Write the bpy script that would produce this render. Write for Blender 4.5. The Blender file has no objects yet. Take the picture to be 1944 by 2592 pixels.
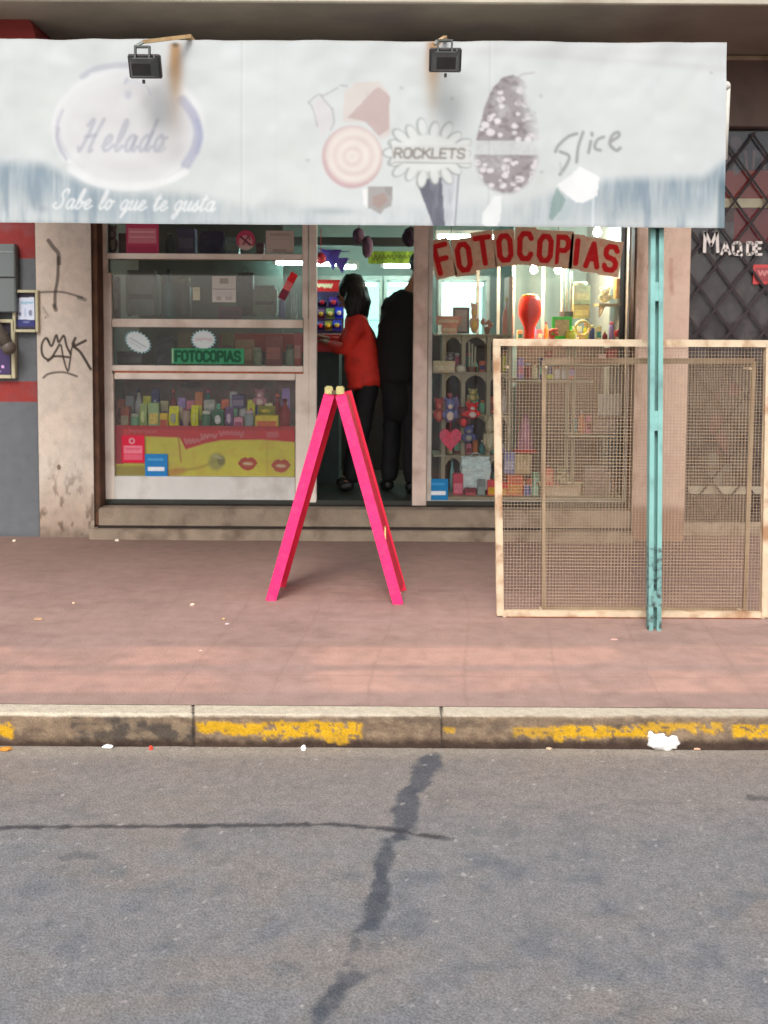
import bpy, bmesh, math, random
import numpy as np
from mathutils import Vector, Matrix, Euler
random.seed(7); np.random.seed(7)
SC = bpy.context.scene; COL = SC.collection
rad = math.radians

# ------------------------------------------------------------------ camera
FPX, CH = 2556.0, 1.5                       # focal length in photo pixels, eye height above the pavement
PITCH, ROLL, PPY = math.atan(0.064), 0.006, 995.0
cam_d = bpy.data.cameras.new('camera'); cam = bpy.data.objects.new('camera', cam_d); COL.objects.link(cam)
cam_d.sensor_fit = 'VERTICAL'; cam_d.sensor_height = 36.0; cam_d.lens = 36.0*FPX/2592.0
cam_d.shift_y = -(1296.0-PPY)/2592.0
cam_d.clip_start = 0.05; cam_d.clip_end = 500
RM = Matrix.Rotation(rad(90)-PITCH, 3, 'X') @ Matrix.Rotation(ROLL, 3, 'Z')
cam.matrix_world = Matrix.Translation((0, 0, CH)) @ RM.to_4x4()
SC.camera = cam
cam_d.dof.use_dof = True; cam_d.dof.focus_distance = 3.8; cam_d.dof.aperture_fstop = 5.0

# ------------------------------------------------------------------ world, sun, exposure
w = bpy.data.worlds.new('World'); SC.world = w; w.use_nodes = True
nt = w.node_tree; bg = nt.nodes['Background']
sky = nt.nodes.new('ShaderNodeTexSky'); sky.sky_type = 'NISHITA'; sky.sun_disc = False
SUN_EL, SUN_AZ = rad(44), rad(190)
sky.sun_elevation = SUN_EL; sky.sun_rotation = SUN_AZ; sky.dust_density = 4.0; sky.air_density = 1.0; sky.ozone_density = 1.0
hs = nt.nodes.new('ShaderNodeHueSaturation'); hs.inputs['Saturation'].default_value = 0.35
nt.links.new(sky.outputs[0], hs.inputs['Color']); nt.links.new(hs.outputs[0], bg.inputs[0])
bg.inputs[1].default_value = 0.15
sd = bpy.data.lights.new('sun', 'SUN'); sd.energy = 0.95; sd.angle = rad(22); sd.color = (1.0, 0.96, 0.92)
sun = bpy.data.objects.new('sun', sd); COL.objects.link(sun)
sdir = Vector((math.sin(SUN_AZ)*math.cos(SUN_EL), math.cos(SUN_AZ)*math.cos(SUN_EL), math.sin(SUN_EL)))
sun.rotation_euler = sdir.to_track_quat('Z', 'Y').to_euler(); sun.location = sdir*20
SC.view_settings.view_transform = 'Standard'; SC.view_settings.look = 'None'
SC.view_settings.gamma = 1.0; SC.view_settings.exposure = 0.50
SC.cycles.max_bounces = 8; SC.cycles.transparent_max_bounces = 24
SC.cycles.caustics_reflective = False; SC.cycles.caustics_refractive = False

# ------------------------------------------------------------------ pixel <-> world on known planes
def ray(px, py):
    return RM @ Vector(((px-972.0)/FPX, -(py-PPY)/FPX, -1.0))
def U(px, py, Y):
    d = ray(px, py); t = Y/d.y; return Vector((d.x*t, Y, CH+d.z*t))
def G(px, py, z=0.0):
    d = ray(px, py); t = (z-CH)/d.z; return Vector((d.x*t, d.y*t, z))
RI = np.array(RM.transposed())
def proj(X, Y, Z):
    P = np.stack([np.asarray(X, float), np.asarray(Y, float), np.asarray(Z, float)-CH])
    c = np.tensordot(RI, P, axes=(1, 0))
    return 972.0+FPX*c[0]/(-c[2]), PPY-FPX*c[1]/(-c[2])

# ------------------------------------------------------------------ materials
def lin(c):
    c = np.asarray(c, float)/255.0
    return np.where(c <= 0.04045, c/12.92, ((c+0.055)/1.055)**2.4)
def L(r, g, b): return tuple(float(v) for v in lin((r, g, b)))
MC = {}
def mat(name, rgb, rough=0.6, var=0.18, scale=9.0, bump=0.0, bscale=60.0, metal=0.0, attr=False, emit=0.0, ecol=None, fine=0.0, fscale=300.0, spec=0.4, dirt=None, damt=0.0, dscale=4.0):
    if name in MC: return MC[name]
    m = bpy.data.materials.new(name); m.use_nodes = True; t = m.node_tree; N = t.nodes; K = t.links.new
    p = N['Principled BSDF']; p.inputs['Roughness'].default_value = rough; p.inputs['Metallic'].default_value = metal
    p.inputs['Specular IOR Level'].default_value = spec
    tc = N.new('ShaderNodeTexCoord')
    if attr:
        a = N.new('ShaderNodeVertexColor'); a.layer_name = 'Col'; base = a.outputs[0]
    else:
        a = N.new('ShaderNodeRGB'); a.outputs[0].default_value = (*rgb, 1); base = a.outputs[0]
    def mul(base, sc, amt, det=4):
        n = N.new('ShaderNodeTexNoise'); n.inputs['Scale'].default_value = sc; n.inputs['Detail'].default_value = det
        K(tc.outputs['Object'], n.inputs['Vector'])
        mr = N.new('ShaderNodeMapRange'); mr.inputs[1].default_value = 0.3; mr.inputs[2].default_value = 0.7
        mr.inputs[3].default_value = 1-amt; mr.inputs[4].default_value = 1+amt
        K(n.outputs[0], mr.inputs[0])
        v = N.new('ShaderNodeVectorMath'); v.operation = 'SCALE'; K(base, v.inputs[0]); K(mr.outputs[0], v.inputs['Scale'])
        return v.outputs[0]
    if var: base = mul(base, scale, var)
    if fine: base = mul(base, fscale, fine, 2)
    if dirt:
        n = N.new('ShaderNodeTexNoise'); n.inputs['Scale'].default_value = dscale; n.inputs['Detail'].default_value = 6
        K(tc.outputs['Object'], n.inputs['Vector'])
        mr = N.new('ShaderNodeMapRange'); mr.inputs[1].default_value = 0.5; mr.inputs[2].default_value = 0.68; mr.inputs[4].default_value = damt
        K(n.outputs[0], mr.inputs[0])
        mx = N.new('ShaderNodeMixRGB'); K(mr.outputs[0], mx.inputs[0]); K(base, mx.inputs[1]); mx.inputs[2].default_value = (*dirt, 1); base = mx.outputs[0]
    K(base, p.inputs['Base Color'])
    if bump:
        n = N.new('ShaderNodeTexNoise'); n.inputs['Scale'].default_value = bscale; n.inputs['Detail'].default_value = 5
        K(tc.outputs['Object'], n.inputs['Vector'])
        b = N.new('ShaderNodeBump'); b.inputs['Strength'].default_value = bump; b.inputs['Distance'].default_value = 0.01
        K(n.outputs[0], b.inputs['Height']); K(b.outputs[0], p.inputs['Normal'])
    if emit:
        p.inputs['Emission Color'].default_value = (*(ecol or rgb), 1); p.inputs['Emission Strength'].default_value = emit
    MC[name] = m; return m
def glass_mat(name, refl=0.10, tint=(0.93, 0.96, 0.95), veil=0.0):
    m = bpy.data.materials.new(name); m.use_nodes = True; t = m.node_tree; N = t.nodes; K = t.links.new
    N.remove(N['Principled BSDF']); out = N['Material Output']
    tr = N.new('ShaderNodeBsdfTransparent'); tr.inputs[0].default_value = (*tint, 1)
    gl = N.new('ShaderNodeBsdfGlossy'); gl.inputs['Roughness'].default_value = 0.03
    fr = N.new('ShaderNodeFresnel'); fr.inputs[0].default_value = 1.5
    ml = N.new('ShaderNodeMath'); ml.operation = 'MULTIPLY'; ml.inputs[1].default_value = refl/0.04
    K(fr.outputs[0], ml.inputs[0])
    cl = N.new('ShaderNodeClamp'); K(ml.outputs[0], cl.inputs[0])
    a = N.new('ShaderNodeMixShader'); K(cl.outputs[0], a.inputs[0]); K(tr.outputs[0], a.inputs[1]); K(gl.outputs[0], a.inputs[2])
    last = a
    if veil:                                  # dust and grey reflection haze, put in as a diffuse veil
        df = N.new('ShaderNodeBsdfDiffuse'); df.inputs[0].default_value = (0.45, 0.43, 0.40, 1)
        tc = N.new('ShaderNodeTexCoord'); n = N.new('ShaderNodeTexNoise'); n.inputs['Scale'].default_value = 3; n.inputs['Detail'].default_value = 6
        K(tc.outputs['Object'], n.inputs['Vector'])
        mm = N.new('ShaderNodeMapRange'); mm.inputs[1].default_value = .3; mm.inputs[2].default_value = .7; mm.inputs[3].default_value = veil*0.5; mm.inputs[4].default_value = veil*1.5
        K(n.outputs[0], mm.inputs[0])
        b = N.new('ShaderNodeMixShader'); K(mm.outputs[0], b.inputs[0]); K(a.outputs[0], b.inputs[1]); K(df.outputs[0], b.inputs[2]); last = b
    K(last.outputs[0], out.inputs[0]); return m

# ------------------------------------------------------------------ objects
def tag(o, label=None, cat=None, group=None, kind=None):
    if label: o['label'] = label
    if cat: o['category'] = cat
    if group: o['group'] = group
    if kind: o['kind'] = kind
    return o
def link(name, me, m=None, parent=None):
    o = bpy.data.objects.new(name, me); COL.objects.link(o)
    if m is not None: me.materials.append(m)
    if parent is not None:
        o.parent = parent; o.matrix_parent_inverse = Matrix.Translation(-world_loc(parent))
    return o
def world_loc(o):
    v = Vector(o.location)
    if o.parent: v += world_loc(o.parent) + o.matrix_parent_inverse.translation
    return v
def thing(name, loc, label, cat, group=None):
    o = bpy.data.objects.new(name, None); COL.objects.link(o); o.location = loc; o.empty_display_size = 0.1
    return tag(o, label, cat, group)
class MB:
    """collects shapes in world coordinates; obj() links them as ONE mesh object"""
    def __init__(s): s.b = bmesh.new()
    def box(s, x0, x1, y0, y1, z0, z1, bev=0.0, rot=None, piv=None):
        r = bmesh.ops.create_cube(s.b, size=1.0); vs = r['verts']
        for v in vs:
            v.co = Vector(((x0+x1)/2+v.co.x*(x1-x0), (y0+y1)/2+v.co.y*(y1-y0), (z0+z1)/2+v.co.z*(z1-z0)))
        if bev:
            es = list({e for v in vs for e in v.link_edges})
            r2 = bmesh.ops.bevel(s.b, geom=es, offset=bev, segments=2, affect='EDGES', clamp_overlap=True)
            vs = list({v for f in r2['faces'] for v in f.verts} | {v for v in vs if v.is_valid})
        if rot is not None:
            bmesh.ops.rotate(s.b, verts=vs, cent=piv or Vector(((x0+x1)/2, (y0+y1)/2, (z0+z1)/2)), matrix=rot)
        return s
    def bar(s, a, b, wx, wy, up=None, bev=0.0):
        a = Vector(a); b = Vector(b); d = (b-a); l = d.length; d.normalize()
        upv = Vector(up) if up else (Vector((0, 1, 0)) if abs(d.y) < .9 else Vector((1, 0, 0)))
        x = d.cross(upv).normalized(); y = x.cross(d).normalized() if up is None else x.cross(d).normalized()
        M = Matrix((x, y, d)).transposed()
        r = bmesh.ops.create_cube(s.b, size=1.0); vs = r['verts']; c = (a+b)/2
        for v in vs: v.co = c + M @ Vector((v.co.x*wx, v.co.y*wy, v.co.z*l))
        if bev: bmesh.ops.bevel(s.b, geom=list({e for v in vs for e in v.link_edges}), offset=bev, segments=2, affect='EDGES', clamp_overlap=True)
        return s
    def tube(s, pts, r, n=10):
        pts = [Vector(p) for p in pts]; rings = []
        for i, p in enumerate(pts):
            d = (pts[min(i+1, len(pts)-1)]-pts[max(i-1, 0)]).normalized()
            u = d.cross(Vector((0.13, 0.21, 1)) if abs(d.z) < .95 else Vector((1, 0.1, 0))).normalized(); v = d.cross(u)
            rr = r[i] if isinstance(r, (list, tuple)) else r
            rings.append([s.b.verts.new(p+u*math.cos(2*math.pi*k/n)*rr+v*math.sin(2*math.pi*k/n)*rr) for k in range(n)])
        for a, b in zip(rings, rings[1:]):
            for k in range(n): s.b.faces.new((a[k], a[(k+1) % n], b[(k+1) % n], b[k]))
        s.b.faces.new(rings[0][::-1]); s.b.faces.new(rings[-1]); return s
    def lathe(s, c, prof, n=20, ax='Z'):
        c = Vector(c); rings = []
        for r, h in prof:
            ring = []
            for k in range(n):
                a = 2*math.pi*k/n
                if ax == 'Z': v = Vector((r*math.cos(a), r*math.sin(a), h))
                else: v = Vector((r*math.cos(a), h, r*math.sin(a)))
                ring.append(s.b.verts.new(c+v))
            rings.append(ring)
        for a, b in zip(rings, rings[1:]):
            for k in range(n): s.b.faces.new((a[k], a[(k+1) % n], b[(k+1) % n], b[k]))
        s.b.faces.new(rings[0][::-1]); s.b.faces.new(rings[-1]); return s
    def ball(s, c, rx, ry=None, rz=None, seg=14, noise=0.0, rot=None):
        ry = ry or rx; rz = rz or rx
        r = bmesh.ops.create_uvsphere(s.b, u_segments=seg, v_segments=max(6, seg*2//3), radius=1.0); c = Vector(c)
        for v in r['verts']:
            k = 1+random.uniform(-noise, noise)
            q = Vector((v.co.x*rx*k, v.co.y*ry*k, v.co.z*rz*k))
            if rot is not None: q = rot @ q
            v.co = c+q
        return s
    def prism(s, pts, y0, y1):
        """pts: (x,z) outline extruded from y0 to y1"""
        a = [s.b.verts.new((x, y0, z)) for x, z in pts]; b = [s.b.verts.new((x, y1, z)) for x, z in pts]
        s.b.faces.new(a); s.b.faces.new(b[::-1]); n = len(pts)
        for i in range(n): s.b.faces.new((a[i], b[i], b[(i+1) % n], a[(i+1) % n]))
        return s
    def prismx(s, pts, x0, x1):
        a = [s.b.verts.new((x0, y, z)) for y, z in pts]; b = [s.b.verts.new((x1, y, z)) for y, z in pts]
        s.b.faces.new(a); s.b.faces.new(b[::-1]); n = len(pts)
        for i in range(n): s.b.faces.new((a[i], b[i], b[(i+1) % n], a[(i+1) % n]))
        return s
    def obj(s, name, m, parent=None, smooth=False, sharp=False):
        bmesh.ops.recalc_face_normals(s.b, faces=s.b.faces)
        me = bpy.data.meshes.new(name); s.b.to_mesh(me); s.b.free()
        if smooth:
            me.polygons.foreach_set('use_smooth', [True]*len(me.polygons))
            if sharp: me.set_sharp_from_angle(angle=rad(40))
        return link(name, me, m, parent)
def pb(x0, y0, x1, y1, Y, t, bev=0.0, mb=None):
    """box whose front face, on the plane y=Y, covers that rectangle of the facade; t deep"""
    a = U((x0+x1)/2, y0, Y).z; b = U((x0+x1)/2, y1, Y).z
    xl = U(x0, (y0+y1)/2, Y).x; xr = U(x1, (y0+y1)/2, Y).x
    return (mb or MB()).box(xl, xr, Y, Y+t, b, a, bev)

# ------------------------------------------------------------------ painted sheets (a fine grid with a colour per vertex)
_nz = {}
def vnoise(X, Y, sx, sy=None, seed=0):
    sy = sy or sx
    if seed not in _nz: _nz[seed] = np.random.RandomState(seed+11).rand(256, 256)
    T = _nz[seed]; a = X/sx+1000.3; b = Y/sy+1000.7
    i = np.floor(a).astype(int); j = np.floor(b).astype(int); u = a-i; v = b-j; u = u*u*(3-2*u); v = v*v*(3-2*v)
    g = lambda p, q: T[p % 256, q % 256]
    return (g(i, j)*(1-u)+g(i+1, j)*u)*(1-v)+(g(i, j+1)*(1-u)+g(i+1, j+1)*u)*v
def fbm(X, Y, sx, sy=None, seed=0, o=4):
    sy = sy or sx; r = 0; a = .5; tot = 0
    for k in range(o):
        r = r+a*vnoise(X, Y, sx/2**k, sy/2**k, seed+k); tot += a; a *= .55
    return r/tot
def ss(a, b, x): t = np.clip((x-a)/(b-a), 0, 1); return t*t*(3-2*t)
def catmull(p, n=6):
    p = [np.array(q, float) for q in p]
    if len(p) < 3: return p
    q = [2*p[0]-p[1]]+p+[2*p[-1]-p[-2]]; out = []
    for i in range(1, len(q)-2):
        for k in range(n):
            t = k/n
            out.append(.5*((2*q[i])+(-q[i-1]+q[i+1])*t+(2*q[i-1]-5*q[i]+4*q[i+1]-q[i+2])*t*t+(-q[i-1]+3*q[i]-3*q[i+1]+q[i+2])*t**3))
    out.append(p[-1]); return out
class CV:
    def __init__(s, X, Y, col=(200, 200, 200)):
        s.X = X; s.Y = Y; s.C = np.ones(X.shape+(3,))*np.array(lin(col))
    def mix(s, m, col):
        c = np.array(lin(col)); m = np.clip(m, 0, 1)[..., None]; s.C = s.C*(1-m)+c*m
    def shade(s, f): s.C = s.C*f[..., None]
    def dist(s, pts):
        d = np.full(s.X.shape, 1e9)
        x0 = min(p[0] for p in pts)-60; x1 = max(p[0] for p in pts)+60; y0 = min(p[1] for p in pts)-60; y1 = max(p[1] for p in pts)+60
        k = (s.X > x0) & (s.X < x1) & (s.Y > y0) & (s.Y < y1)
        if not k.any(): return d
        X = s.X[k]; Y = s.Y[k]; dd = np.full(X.shape, 1e9)
        for a, b in zip(pts, pts[1:]):
            ax, ay = a; bx, by = b; vx, vy = bx-ax, by-ay; l = vx*vx+vy*vy+1e-9
            t = np.clip(((X-ax)*vx+(Y-ay)*vy)/l, 0, 1)
            dd = np.minimum(dd, np.hypot(X-ax-t*vx, Y-ay-t*vy))
        d[k] = dd; return d
    def scrib(s, *k): scrib(s, *k)
    def stroke(s, pts, w, col, alpha=1.0, soft=1.5, smooth=False):
        if smooth: pts = catmull(pts)
        d = s.dist(pts); s.mix((1-ss(w/2-soft/2, w/2+soft/2, d))*alpha, col)
    def ell(s, cx, cy, rx, ry, col, alpha=1.0, soft=.08, ang=0):
        c, n = math.cos(ang), math.sin(ang); x = (s.X-cx)*c+(s.Y-cy)*n; y = -(s.X-cx)*n+(s.Y-cy)*c
        r = np.hypot(x/rx, y/ry); s.mix((1-ss(1-soft, 1+soft, r))*alpha, col)
    def poly(s, pts, col, alpha=1.0):
        ins = np.zeros(s.X.shape, bool); n = len(pts)
        for i in range(n):
            x0, y0 = pts[i]; x1, y1 = pts[(i+1) % n]
            if y0 == y1: continue
            c = ((s.Y < y0) != (s.Y < y1)) & (s.X < (x1-x0)*(s.Y-y0)/(y1-y0)+x0); ins ^= c
        s.mix(ins*alpha, col)
    def rect(s, x0, y0, x1, y1, col, alpha=1.0, soft=1.0):
        m = ss(x0-soft, x0+soft, s.X)*(1-ss(x1-soft, x1+soft, s.X))*ss(y0-soft, y0+soft, s.Y)*(1-ss(y1-soft, y1+soft, s.Y)); s.mix(m*alpha, col)
    def text(s, txt, x, y, w, h, lw, col, alpha=1.0, gap=.3, slant=0.0, rot=0.0, soft=1.5, smooth=False):
        for poly in text_strokes(txt, x, y, w, h, gap, slant, rot): s.stroke(poly, lw, col, alpha, soft, smooth)
def scrib(c, x, y, w, h, lw, col, al=.8, seed=1):
    g = np.random.RandomState(seed); n = max(3, int(w/(h*.7))); pts = []
    for k in range(n*2+1): pts.append((x+w*k/(n*2), y+(h if k % 2 else 0)*(.35+.65*g.rand())))
    c.stroke(pts, lw, col, al, 1.5, True)
FONT = {'A': (.8, [[(0, 1), (.4, 0), (.8, 1)], [(.15, .66), (.65, .66)]]), 'B': (.7, [[(0, 0), (0, 1), (.5, 1), (.7, .85), (.7, .65), (.5, .5), (0, .5)], [(0, 0), (.45, 0), (.62, .15), (.6, .38), (.45, .5)]]),
 'C': (.7, [[(.7, .18), (.55, 0), (.18, 0), (0, .2), (0, .8), (.18, 1), (.55, 1), (.7, .82)]]), 'D': (.72, [[(0, 0), (0, 1), (.45, 1), (.7, .78), (.7, .22), (.45, 0), (0, 0)]]),
 'E': (.62, [[(.62, 0), (0, 0), (0, 1), (.62, 1)], [(0, .5), (.5, .5)]]), 'F': (.6, [[(.62, 0), (0, 0), (0, 1)], [(0, .5), (.5, .5)]]),
 'G': (.72, [[(.7, .18), (.55, 0), (.18, 0), (0, .2), (0, .8), (.18, 1), (.55, 1), (.7, .8), (.7, .55), (.42, .55)]]),
 'H': (.7, [[(0, 0), (0, 1)], [(.7, 0), (.7, 1)], [(0, .5), (.7, .5)]]), 'I': (.06, [[(.03, 0), (.03, 1)]]), 'K': (.7, [[(0, 0), (0, 1)], [(.68, 0), (0, .58)], [(.22, .42), (.72, 1)]]),
 'L': (.58, [[(0, 0), (0, 1), (.6, 1)]]), 'M': (.9, [[(0, 1), (.06, 0), (.45, .65), (.84, 0), (.9, 1)]]), 'N': (.7, [[(0, 1), (0, 0), (.7, 1), (.7, 0)]]),
 'O': (.74, [[(.2, 0), (.54, 0), (.74, .2), (.74, .8), (.54, 1), (.2, 1), (0, .8), (0, .2), (.2, 0)]]), 'P': (.66, [[(0, 1), (0, 0), (.48, 0), (.66, .14), (.66, .38), (.48, .53), (0, .53)]]),
 'Q': (.76, [[(.2, 0), (.54, 0), (.74, .2), (.74, .8), (.54, 1), (.2, 1), (0, .8), (0, .2), (.2, 0)], [(.45, .72), (.82, 1.08)]]),
 'R': (.7, [[(0, 1), (0, 0), (.48, 0), (.66, .14), (.66, .38), (.48, .53), (0, .53)], [(.36, .53), (.7, 1)]]),
 'S': (.68, [[(.66, .16), (.52, 0), (.16, 0), (0, .15), (0, .34), (.14, .47), (.52, .53), (.68, .68), (.68, .86), (.52, 1), (.14, 1), (0, .84)]]),
 'T': (.7, [[(0, 0), (.7, 0)], [(.35, 0), (.35, 1)]]), 'U': (.7, [[(0, 0), (0, .8), (.18, 1), (.52, 1), (.7, .8), (.7, 0)]]), 'V': (.74, [[(0, 0), (.37, 1), (.74, 0)]]), 'Z': (.7, [[(0, 0), (.7, 0), (0, 1), (.7, 1)]]),
 ' ': (.35, []),
 # joined-up lower case, baseline y=1, x-height y=.5
 'a': (.5, [[(.42, .56), (.25, .5), (.06, .64), (.03, .85), (.15, 1), (.3, .92), (.42, .56)], [(.42, .56), (.38, .88), (.46, 1), (.6, .86)]]),
 'b': (.42, [[(0, .9), (.2, .45), (.26, .05), (.16, .02), (.08, .4), (.04, .9), (.18, 1), (.34, .85), (.34, .62), (.22, .58)], [(.3, .7), (.5, .66)]]),
 'e': (.4, [[(0, .86), (.22, .76), (.32, .58), (.2, .5), (.06, .66), (.05, .88), (.18, 1), (.34, .95), (.5, .82)]]),
 'l': (.26, [[(0, .86), (.2, .5), (.26, .1), (.16, .04), (.07, .4), (.05, .86), (.14, 1), (.34, .84)]]),
 'o': (.44, [[(.22, .5), (.05, .64), (.04, .86), (.18, 1), (.34, .88), (.38, .66), (.24, .5), (.3, .6), (.5, .58)]]),
 'q': (.46, [[(.4, .56), (.22, .5), (.05, .66), (.04, .86), (.16, 1), (.3, .9), (.4, .56), (.34, 1.0), (.24, 1.4), (.4, 1.1), (.54, .88)]]),
 'u': (.5, [[(0, .64), (.08, .52), (.05, .88), (.16, 1), (.32, .86), (.4, .52), (.38, .9), (.48, 1), (.6, .86)]]),
 't': (.3, [[(0, .8), (.2, .2), (.08, .86), (.16, 1), (.36, .86)], [(.02, .42), (.34, .38)]]),
 'g': (.46, [[(.4, .56), (.22, .5), (.05, .66), (.04, .86), (.16, 1), (.3, .9), (.4, .56), (.32, 1.15), (.16, 1.4), (.04, 1.28), (.3, 1.05), (.54, .86)]]),
 's': (.36, [[(0, .88), (.24, .48), (.22, .62), (.32, .84), (.22, 1), (.06, .96)], [(.2, 1), (.44, .84)]]),
 'd': (.5, [[(.4, .6), (.24, .5), (.05, .66), (.03, .86), (.14, 1), (.28, .92), (.4, .6), (.5, .02)], [(.44, .4), (.37, .88), (.46, 1), (.6, .86)]]),
 'i': (.22, [[(0, .84), (.14, .52), (.07, .88), (.14, 1), (.28, .86)], [(.2, .32), (.22, .28)]]), 'c': (.36, [[(.32, .6), (.22, .5), (.05, .66), (.04, .88), (.16, 1), (.42, .84)]])}
CURS = {'H': (.8, [[(0, .2), (.16, .02), (.22, .1), (.12, .6), (-.05, 1), (-.14, .9)], [(.7, 0), (.5, .5), (.42, 1), (.55, .98)], [(.05, .56), (.5, .5)]]),
 'S': (.6, [[(.58, .2), (.52, .02), (.3, .05), (.2, .28), (.4, .55), (.36, .88), (.1, 1), (-.15, .86), (-.02, .7)]])}
def text_strokes(txt, x, y, w, h, gap=.3, slant=0., rot=0., cursive=False):
    f = [(CURS[c] if cursive and c in CURS else FONT[c]) for c in txt]
    tot = sum(a[0]+gap for a in f)-gap; k = w/tot; cx = 0; out = []; cr, sr = math.cos(rot), math.sin(rot)
    for wd, polys in f:
        for p in polys:
            q = []
            for (a, b) in p:
                X = (cx+a)*k-slant*(b-1)*h; Yy = b*h
                q.append((x+X*cr-Yy*sr, y+X*sr+Yy*cr))
            out.append(q)
        cx += wd+gap
    return out
def grid_mesh(name, P, C, m, parent=None):
    """P (h,w,3) points, C (h,w,3) linear colours"""
    h, w_ = P.shape[:2]; me = bpy.data.meshes.new(name)
    idx = np.arange(h*w_).reshape(h, w_)
    q = np.stack([idx[:-1, :-1], idx[1:, :-1], idx[1:, 1:], idx[:-1, 1:]], -1).reshape(-1, 4)
    me.vertices.add(h*w_); me.vertices.foreach_set('co', P.reshape(-1).astype(np.float32))
    me.loops.add(q.size); me.loops.foreach_set('vertex_index', q.reshape(-1).astype(np.int32))
    me.polygons.add(len(q)); me.polygons.foreach_set('loop_start', np.arange(0, q.size, 4, dtype=np.int32))
    me.polygons.foreach_set('loop_total', np.full(len(q), 4, dtype=np.int32))
    me.polygons.foreach_set('use_smooth', np.ones(len(q), bool)); me.update(calc_edges=True)
    ca = me.color_attributes.new('Col', 'FLOAT_COLOR', 'POINT')
    ca.data.foreach_set('color', np.concatenate([np.clip(C, 0, 1), np.ones(C.shape[:2]+(1,))], -1).reshape(-1).astype(np.float32))
    return link(name, me, m, parent)
PAINT = {}
def paintmat(kind='paper', **kw):
    if kind not in PAINT: PAINT[kind] = mat('painted_'+kind, (1, 1, 1), attr=True, **kw)
    return PAINT[kind]
def sheet(name, x0, y0, x1, y1, Y, col, fn, m, parent=None, step=2.0, wave=None, back=None):
    """vertical painted sheet covering that rectangle of plane y=Y; fn paints a CV in photo units; the sheet has a thin body behind it"""
    nx = max(2, int((x1-x0)/step)+1); ny = max(2, int((y1-y0)/step)+1)
    X, Yp = np.meshgrid(np.linspace(x0, x1, nx), np.linspace(y0, y1, ny))
    c = CV(X, Yp, col); fn(c)
    xl = U(x0, (y0+y1)/2, Y).x; xr = U(x1, (y0+y1)/2, Y).x; zt = U((x0+x1)/2, y0, Y).z; zb = U((x0+x1)/2, y1, Y).z
    P = np.zeros(X.shape+(3,)); P[..., 0] = xl+(X-x0)/(x1-x0)*(xr-xl); P[..., 2] = zt+(Yp-y0)/(y1-y0)*(zb-zt); P[..., 1] = Y
    if wave: P[..., 1] += wave(X, Yp)
    return grid_mesh(name, P, c.C, m, parent)

# ================================================================== SETTING
YF = 7.12            # face of the buildings
YW = 7.28           # plane of the shop windows
YK = 3.834          # kerb face
ZR = -0.124          # road level
ZFL = 0.25          # shop floor

def axis(lo, a, b, hi, st, n=8):
    return np.concatenate([np.linspace(lo, a, n, endpoint=False), np.arange(a, b, st), np.linspace(b, hi, n)])
# ---- road
xs = axis(-30, -1.7, 1.7, 30, 0.008); ys = axis(-25, 2.2, YK-.0005, YK, 0.009)[:-8]; ys = np.append(ys, YK+0.03)
X, Y = np.meshgrid(xs, ys); Z = np.full(X.shape, ZR)
front = Y > 1.2
px, py = proj(X, np.where(front, Y, 1.2), Z)
c = CV(px, py, (127, 126, 127))
n1 = fbm(X, Y, .30, .22, 1); n2 = fbm(X, Y, .11, .09, 5); n3 = fbm(X, Y, 0.9, .5, 9)
c.mix(ss(.45, .75, n1)*.35, (140, 128, 116)); c.mix(ss(.5, .8, n2)*.55, (98, 103, 110)); c.mix(ss(.45, .75, n3)*.45, (110, 117, 124))
c.mix((1-ss(1900, 2200, py))*.5, (148, 132, 118))                    # dusty strip along the gutter
c.mix((1-ss(1905, 1935, py+14*fbm(X, Y, .2, seed=4)))*.7, (160, 150, 136))
wv = (fbm(X, Y, .05, seed=21)-.5)*46; wv2 = (fbm(X, Y, .03, seed=27)-.5)*30
tar = (74, 78, 86)
def tarline(pts, ws, al=.8):
    for (a, b), wd in zip(zip(pts, pts[1:]), ws):
        d = c.dist([a, b])+wv; c.mix((1-ss(wd-8, wd+8, d))*al, tar)
tarline([(1092, 1935), (1055, 1985)], [26]); tarline([(1035, 2022), (1030, 2078)], [32]); tarline([(1025, 2095), (1010, 2108)], [14])
tarline([(1010, 2115), (985, 2150), (968, 2215), (960, 2265)], [9, 20, 20]); tarline([(955, 2290), (945, 2335), (895, 2360)], [28, 12])
tarline([(905, 2360), (880, 2440)], [6], .55); tarline([(898, 2470), (850, 2510), (810, 2560), (790, 2620)], [22, 24, 18], .7)
d = c.dist([(-60, 2094), (300, 2092), (620, 2088), (860, 2088), (990, 2100), (1060, 2115), (1150, 2122)])+wv2*.35
c.mix((1-ss(2, 7, d))*.85*(1-ss(1100, 1180, px)*.8), (62, 60, 64))
d = c.dist([(150, 2172), (195, 2164), (240, 2168)])+wv2*.5; c.mix((1-ss(4, 12, d))*.45, tar)
d = c.dist([(1895, 2018), (1950, 2022)])+wv2*.4; c.mix((1-ss(4, 10, d))*.6, (58, 58, 62))
for k in range(260):                                                  # pale chips of stone
    i = random.uniform(-1.6, 1.6); j = random.uniform(2.3, 3.85); r = random.uniform(.003, .007)
    kk = (abs(X-i) < .02) & (abs(Y-j) < .02); kk = kk & (np.hypot(X-i, Y-j) < r)
    c.C[kk] = c.C[kk]*.5+np.array(L(190, 185, 180))*.5
P = np.stack([X, Y, Z+(fbm(X, Y, .5, seed=3)-.5)*.006*front], -1)
asphalt = paintmat('asphalt', rough=.85, var=.10, scale=26, bump=.55, bscale=150, fine=.30, fscale=190, spec=.25)
tag(grid_mesh('road', P, c.C, asphalt), kind='structure')
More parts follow.
